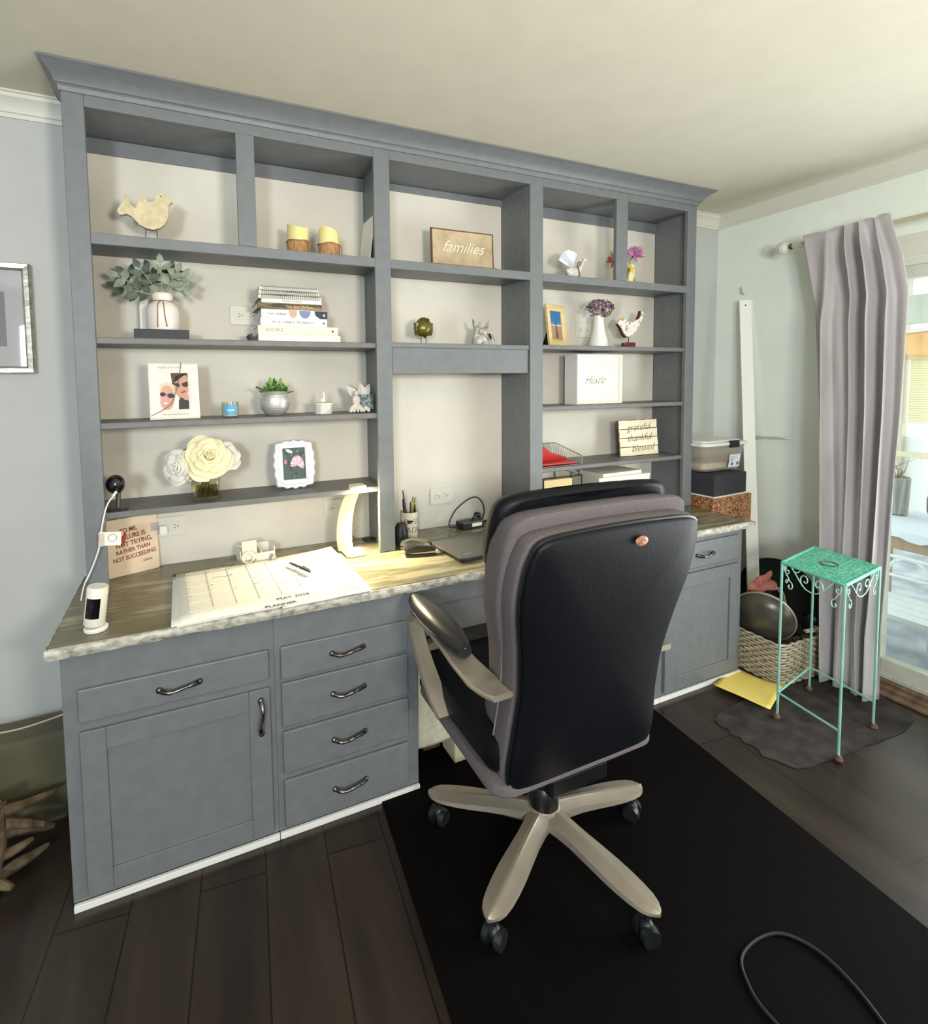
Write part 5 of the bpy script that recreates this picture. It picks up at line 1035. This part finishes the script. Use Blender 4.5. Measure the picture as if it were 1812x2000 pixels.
# pen cup
t = thing('pen_cup', 'white mug with dark lettering and lips print, full of pens, by the hutch post', 'cup', (1.178, -.100, H+.001))
MB().lathe([(.001, 0), (.037, 0), (.039, .003), (.0395, .118), (.037, .118), (.036, .006), (.001, .005)], seg=40).build('cup_body', mat('warm_white_ceramic', (228, 216, 190), .35), t, smooth=True)
def wrap(o, r_):
    me = o.data; Mw = o.matrix_local if False else None
    for v in me.vertices:
        x, y, z = v.co.x*o.scale[0], v.co.y, v.co.z; a = x/r_; v.co = Vector(((r_+z)*math.sin(a), -(r_+z)*math.cos(a), y))
    o.scale = (1, 1, 1); o.rotation_euler = (0, 0, o.rotation_euler[2])
for w, z, sz, x in (('B  SS', .078, .036, 0), ('LADY', .042, .036, 0)):
    o = text(w, sz, mat('cup_print', (62, 58, 54), .6), t, (0, 0, z), rot=(0, 0, 0), off=-.0006); wrap(o, .0396)
o = MB().prism([(-.014, 0), (-.006, .008), (0, .005), (.006, .008), (.014, 0), (.006, -.008), (-.006, -.008)], 'z', 0, .0006).build('lips_print', blackm, t, loc=(0, 0, .080)); 
for v in o.data.vertices: v.co.x -= .010
wrap(o, .0397)
pens = [((.0, .0), (-.035, 0, .205), .0042, (96, 80, 70), 'grey-brown'), ((-.010, -.01), (-.045, -.02, .172), .006, (52, 26, 30), 'maroon'), ((.012, 0), (.0, -.02, .155), .0035, (70, 50, 40), 'dark brown'), ((.006, .010), (.028, .0, .172), .005, (206, 190, 110), 'pale yellow'), ((.016, .0), (.046, .01, .165), .005, (176, 190, 50), 'lime green'), ((.02, -.01), (.034, -.01, .140), .005, (34, 26, 26), 'black'), ((-.015, .01), (-.022, .01, .150), .0055, (44, 28, 30), 'dark plum')]
for (x, y), (x1, y1, z1), r_, col, nm in pens:
    tp_ = thing('pen', nm+' pen standing in the white mug', 'pen', (1.178, -.100, H+.008), group='pens in the mug')
    A_ = Vector((x, y, 0)); B__ = Vector((x1*.75, y1, z1)); MB().tube([A_, A_.lerp(B__, .86)], r_, 10).build('barrel', mat('pen_%d_%d' % (col[0], col[1]), col, .4), tp_, smooth=True); MB().tube([A_.lerp(B__, .86), B__], [r_*.9, r_*.6], 10).build('cap', mat('pen_cap_%d' % (col[0]//2), tuple(int(v*.7) for v in col), .35), tp_, smooth=True)
# staplers
def stapler(label, loc, rz, m, sc_=1):
    t = thing('stapler', label, 'stapler', loc, rz)
    MB().prism([(-.062, 0), (.062, 0), (.062, .006), (-.062, .010)], 'y', -.015, .015).build('base', m, t, bev=.002); MB().prism([(-.062, .012), (.058, .016), (.062, .024), (.05, .034), (-.02, .044), (-.058, .036), (-.064, .024)], 'y', -.014, .014).build('arm', m, t, bev=.005); MB().box((-.05, -.008, .009), (.060, .008, .016)).build('magazine', chrome, t)
stapler('silver stapler at the foot of the hutch post beside the mug', (1.145, -.245, H+.001), -.35, mat('satin_silver', (130, 128, 122), .28, .85))
stapler('dark stapler lying in front of the silver stapler', (1.130, -.335, H+.001), -.2, mat('dark_chrome', (70, 70, 70), .25, .8))
tag(MB().lathe([(.001, 0), (.022, 0), (.030, .03), (.026, .07), (.016, .09), (.001, .094)], (1.112, -.17, H+.001), 20).build('desk_sharpener', nmat('black_mesh_plastic', (24, 24, 26), (40, 40, 42), (90, 90, 90), .5), smooth=True), 'dark rounded desk gadget tucked behind the hutch post left of the mug', 'gadget')
tag(MB().box((-.05, -.035, 0), (.05, .035, .0012)).build('sticky_note', paperm, loc=(1.20, -.285, H+.001), rot=(0, 0, .3)), 'white note paper between the stapler and the laptop', 'paper')
# laptop
t = thing('laptop', 'closed dark grey laptop on the desk in front of the chair', 'laptop', (1.405, -.345, H+.001), .08)
lpm = nmat('laptop_grey', (88, 88, 84), (96, 96, 92), (200, 200, 200), .34, .02, metal=.4)
MB().prism(rrect(-.190, .190, -.130, .130, .014), 'z', .003, .013).build('base', blackm, t, bev=.002); lid_ = MB().prism(rrect(-.190, .190, -.130, .130, .014), 'z', .0135, .020).build('lid', lpm, t, bev=.0015)
text('acer', .018, mat('silver_logo', (176, 176, 170), .3, .6), lid_, (-.135, -.095, .0205), rot=(0, 0, 0), ext=.0002, name='logo')
for x in (-.16, .16):
    for y in (-.1, .1): MB().cyl((x, y, 0), (x, y, .003), .008, seg=10).build('foot', blackm, t)
# charger brick and cables
t = thing('power_brick', 'black laptop charger brick with looped cord by the back wall', 'charger', (1.50, -.075, H+.002), .12)
MB().box((-.065, -.028, 0), (.060, .028, .032), bev=.004).build('brick', blackm, t); MB().box((-.010, -.0286, .008), (.045, -.028, .024)).build('label', paperm, t)
MB().tube(smooth_path([(-.065, 0, .012), (-.10, .01, .010), (-.110, .015, .03), (-.07, .02, .085), (.0, .02, .125), (.05, .02, .13), (.085, .02, .10), (.088, .01, .06), (.072, 0, .04), (.06, 0, .02)], 6), .0035, 8).build('cord', blackm, t, smooth=True)
MB().tube(smooth_path([(.058, 0, .012), (.12, .01, .012), (.16, .0, .016), (.20, -.01, .012)], 6), .0035, 8).build('cord', blackm, t, smooth=True)
b = MB(); b.tube(smooth_path([(.0, -.01, .034), (.005, -.02, .05), (.02, -.01, .064), (.045, 0, .056), (.05, -.01, .036)], 5), .0045, 6); b.ball((.042, -.005, .052), (.014, .01, .012), 10); b.build('plug', blackm, t, smooth=True)
b = MB(); b.tube(smooth_path([(1.60, -.10, H+.006), (1.63, -.13, H+.012), (1.66, -.12, H+.05), (1.645, -.10, H+.085), (1.615, -.10, H+.06), (1.62, -.12, H+.02), (1.66, -.16, H+.006), (1.60, -.19, H+.006), (1.53, -.16, H+.006)], 6), .0028, 7)
tag(b.build('loose_cable', blackm, smooth=True), 'black cable looping beside the charger brick near the right hutch panel', 'cable')

# ================================================================== under the desk, left floor, wall frame
t = thing('tote_bag', 'cream canvas tote bag hanging down inside the knee space', 'bag', (1.105, -.46, .010))
cvm = nmat('cream_canvas', (196, 188, 160), (214, 206, 180), (40, 40, 40), .9, .2)
b = MB(); rings = []
for z, w, d, x0 in ((.08, .080, .02, 0), (.10, .085, .035, 0), (.25, .075, .05, 0), (.40, .06, .04, -.01), (.47, .05, .02, -.02)): rings.append([(x0+w*sx, d*sy, z) for sx, sy in ((-1, -1), (0, -1.2), (1, -1), (1, 1), (0, 1.1), (-1, 1))])
b.ring_loft(rings); b.build('bag_body', cvm, t, smooth=False, bev=.004)
MB().tube(smooth_path([(-.03, -.04, .45), (-.05, -.06, .40), (-.065, -.06, .36), (-.05, -.06, .335), (-.035, -.06, .36), (-.04, -.06, .42)], 5), .003, 6).build('strap_loop', blackm, t, smooth=True)
MB().prism([(0, .0), (.07, .0), (.07, .46), (0, .46)], 'y', -.015, .015).build('stand_post', nmat('brown_wood_post', (84, 58, 40), (110, 78, 54), (30, 30, 6), .7), t, loc=(-.0, .08, -.010))
t = thing('paper_bag', 'tall cream paper bag standing beside the tote in the knee space', 'bag', (1.262, -.45, .0))
MB().ring_loft([[(w*sx, d*sy, z) for sx, sy in ((-1, -1), (1, -1), (1, 1), (-1, 1))] for z, w, d in ((0, .075, .05), (.02, .078, .055), (.30, .082, .06), (.42, .085, .03))]).build('bag_body', nmat('cream_paper', (208, 194, 158), (220, 206, 172), (5, 5, 5), .8), t, bev=.004)
MB().tube(smooth_path([(-.03, -.03, .42), (-.02, -.035, .47), (.02, -.035, .47), (.03, -.03, .42)], 5), .003, 6).build('handle', twinem, t, smooth=True)
# picture frame on the wall at left
t = thing('wall_picture', 'silver framed picture with white mat hanging on the wall at the left edge', 'picture frame', (-.300, -.002, 1.490))
frame('frame_bars', .300, .365, .030, .024, nmat('antique_silver', (150, 146, 132), (206, 202, 188), (20, 20, 50), .3, .4, metal=.8), t); MB().box((-.128, -.0125, .023), (.128, -.0115, .342)).build('mat_board', mat('grey_white_mat', (206, 204, 206), .7), t)
MB().box((-.075, -.0132, .09), (.075, -.0126, .27)).build('picture', mat('grey_picture', (150, 146, 146), .6), t)
MB().box((-.134, -.0185, .019), (.134, -.0172, .346)).build('glass', glassmat('picture_glass', (245, 245, 245), .02), t)
# driftwood bundle on the floor at left
t = thing('dried_branch_pile', 'dim pile of pale driftwood pieces on the floor left of the cabinet', 'driftwood', (-.25, -.40, 0)); rr_ = random.Random(21)
dm = nmat('driftwood', (78, 64, 46), (116, 98, 74), (30, 30, 8), .85, .4)
for k in range(13):
    a = rr_.uniform(0, PI); p = Vector((rr_.uniform(-.12, .11), rr_.uniform(-.16, .18), .02+.016*k)); d = Vector((math.cos(a), math.sin(a), rr_.uniform(-.1, .28))).normalized(); L2 = rr_.uniform(.08, .16)
    if p.x+abs(d.x)*L2 > .19: p.x -= .09
    MB().tube(smooth_path([p-d*L2, p+Vector((rr_.uniform(-.02, .02), 0, .01)), p+d*L2*.5, p+d*L2], 4), [.008, .011, .014, .016, .017, .016, .015, .014, .013, .012, .010, .008, .005], 8).build('branch', dm, t, smooth=True)
b = MB(); b.tube(smooth_path([(-.60, -.16, .42), (-.40, -.155, .36), (-.25, -.15, .335), (-.12, -.145, .345), (-.035, -.14, .365)], 6), .0028, 6)
tag(b.build('white_cord', mat('dull_white_cord', (186, 176, 158), .5), smooth=True), 'thin pale cord strung above the driftwood pile at the lower left', 'cord')
bpy.data.objects['white_cord'].name = 'cord'
t = thing('storage_tub', 'dim olive grey plastic tub against the wall at the lower left', 'tub', (-.30, -.10, 0))
MB().ring_loft([[(x, y, z) for x, y in rrect(-w, w, -.06, .06, .02)] for z, w in ((0, .20), (.28, .23), (.29, .235), (.30, .22))]).build('tub_body', nmat('olive_plastic', (88, 84, 64), (100, 96, 74), (6, 6, 6), .5), t, smooth=True)

# ================================================================== the porch outside the door
porch = nmat('porch_concrete', (150, 156, 166), (206, 212, 220), (5, 5, 5), .8, .1)
struct(MB().box((XR+.1, -6, -.12), (7.2, 2.5, -.02)).build('trim_7', porch))
b = MB(); b.box((3.5, -3.5, 2.34), (6.6, 2.2, 2.37)); o = b.build('porch_roof', mat('porch_white', (216, 216, 212), .6)); tag(o, 'white ribbed porch ceiling seen through the top of the glass door', 'porch roof')
for k in range(14): MB().box((3.6+k*.22, -3.5, 2.31), (3.64+k*.22, 2.2, 2.341)).build('roof_rib', mat('rib_white', (236, 236, 234), .6), o)
tag(MB().box((4.80, -3.2, 1.80), (4.90, 2.0, 1.99)).build('porch_beam', mat('beam_grey', (196, 200, 188), .7), bev=.005), 'pale grey beam under the porch roof outside the door', 'beam')
o = thing('blind_screen', 'porch window with pale yellow slatted blind behind the glass door', 'window blind', (6.0, -.35, 0))
b = MB()
for k in range(27): b.box((-.012, -1.0, 1.045+.020*k), (.012, .56, 1.060+.020*k), rot=(0, .5, 0))
b.build('slats', mat('blind_yellow', (246, 236, 196), .6), o); MB().box((-.03, -1.0, 1.585), (.03, .56, 1.64)).build('head_rail', mat('rail_tan', (216, 190, 140), .6), o)
b = MB(); b.box((-.04, .585, 0), (.04, .635, 2.3)); b.box((-.04, -1.05, 0), (.04, -1.0, 2.3)); b.build('posts', mat('post_beige', (206, 194, 172), .6), o)
MB().box((.02, -1.0, .0), (.04, .585, .92)).build('lower_panel', mat('panel_white', (240, 240, 238), .6), o)
tag(MB().box((5.0, -2.2, .865), (5.05, .6, .900)).build('porch_handrail', mat('rail_cream', (220, 208, 176), .6), bev=.004), 'cream horizontal porch handrail seen through the glass door', 'handrail')
t = thing('hanging_canopy', 'orange scalloped cloth canopy hanging on the porch behind the door glass', 'canopy', (4.6, -.55, 1.56)); P = [(.25, .07), (.22, .13), (.19, .165), (.0, .175), (-.3, .18), (-.3, .0), (.0, .0), (.14, .01), (.2, .03)]
MB().prism(P, 'x', -.05, .05).build('cloth', nmat('orange_cloth', (232, 176, 112), (240, 192, 134), (8, 8, 8), .8), t, bev=.02); MB().tube([(-.055, y, z+.004) for y, z in P[:5]], .012, 6).build('white_trim', whitem, t)
t = thing('planter_barrel', 'grey ribbed barrel planter with bare twigs on the porch table', 'planter', (4.30, -.46, .60)); MB().lathe([(.001, 0), (.058, 0), (.066, .22), (.062, .225), (.058, .20)], seg=20).build('barrel', nmat('ribbed_grey', (130, 126, 120), (180, 178, 172), (60, 60, 4), .7), t, smooth=True)
b = MB(); rr_ = random.Random(31)
for k in range(9): b.tube([(0, 0, .2), (rr_.uniform(-.06, .06), rr_.uniform(-.06, .06), .27), (rr_.uniform(-.10, .10), rr_.uniform(-.10, .10), .34)], [.004, .003, .001], 5)
b.build('twigs', mat('twig_grey', (150, 140, 124), .8), t)
t = thing('water_jug', 'dark round jug with a bright green cap on the porch table', 'jug', (4.30, -.680, .60)); MB().lathe([(.001, 0), (.05, 0), (.068, .05), (.070, .12), (.05, .19), (.022, .22), (.001, .222)], seg=24).build('jug_body', mat('jug_brown', (84, 74, 74), .4), t, smooth=True); MB().lathe([(.026, .222), (.026, .25), (.001, .252)], seg=16).build('cap', mat('bright_green', (88, 206, 110), .5), t, smooth=True)
t = thing('porch_table', 'brown wooden porch table under a pale blue-white cloth outside the door', 'table', (4.15, -.75, -.02)); MB().box((-.25, -.55, .50), (.35, .45, .60)).build('table_body', nmat('tan_wood', (176, 146, 122), (196, 168, 142), (4, 20, 4), .7), t)
for x in (-.2, .3):
    for y in (-.5, .4): MB().box((x-.03, y-.03, 0), (x+.03, y+.03, .50)).build('leg', mat('tan_leg', (166, 140, 118), .7), t)
b = MB(); rings = []
for i in range(25):
    y = -.60+1.1*i/24; dz = .018*math.sin(i*1.3)+.012*math.sin(i*.6); rings.append([(-.275, y, .56+dz), (-.262, y, .605), (-.1, y, .612+.004*math.sin(i)), (.36, y, .612)])
b.ring_loft(rings, closed=False); o = b.build('tablecloth', mat('pale_blue_cloth', (226, 232, 244), .8)); o.location = (4.15, -.75, -.02); o.modifiers.new('t', 'SOLIDIFY').thickness = .003; tag(o, 'pale blue-white cloth spread over the brown porch table', 'tablecloth')
t = thing('arched_trellis', 'white arched garden trellis leaning low beside the porch bench', 'trellis', (3.835, -.75, -.02))
b = MB(); wtm = mat('trellis_white', (240, 242, 244), .5)
for c_ in (-.17, 0.02, .21): b.tube([(0, c_+.095*math.cos(a*PI/14), .37+.105*math.sin(a*PI/14)) for a in range(15)], .009, 6)
for z in (.37, .475): b.tube([(0, -.28, z), (0, .32, z)], .009, 6)
for y in (-.27, -.075, .115, .31): b.tube([(0, y, 0), (0, y, .48)], .009, 6)
b.build('lattice', wtm, t, smooth=True)
t = thing('garden_bench', 'low white slatted bench top just outside the glass door', 'bench', (3.62, -.75, -.02), 0)
for k in range(4): MB().box((-.16+.085*k, -.35, .26), (-.082+.085*k, .40, .285)).build('slat', mat('bench_white', (236, 238, 242), .6), t, bev=.003)
for x in (-.14, .14):
    for y in (-.3, .35): MB().box((x-.02, y-.02, 0), (x+.02, y+.02, .26)).build('leg', mat('bench_leg', (150, 164, 184), .6), t)
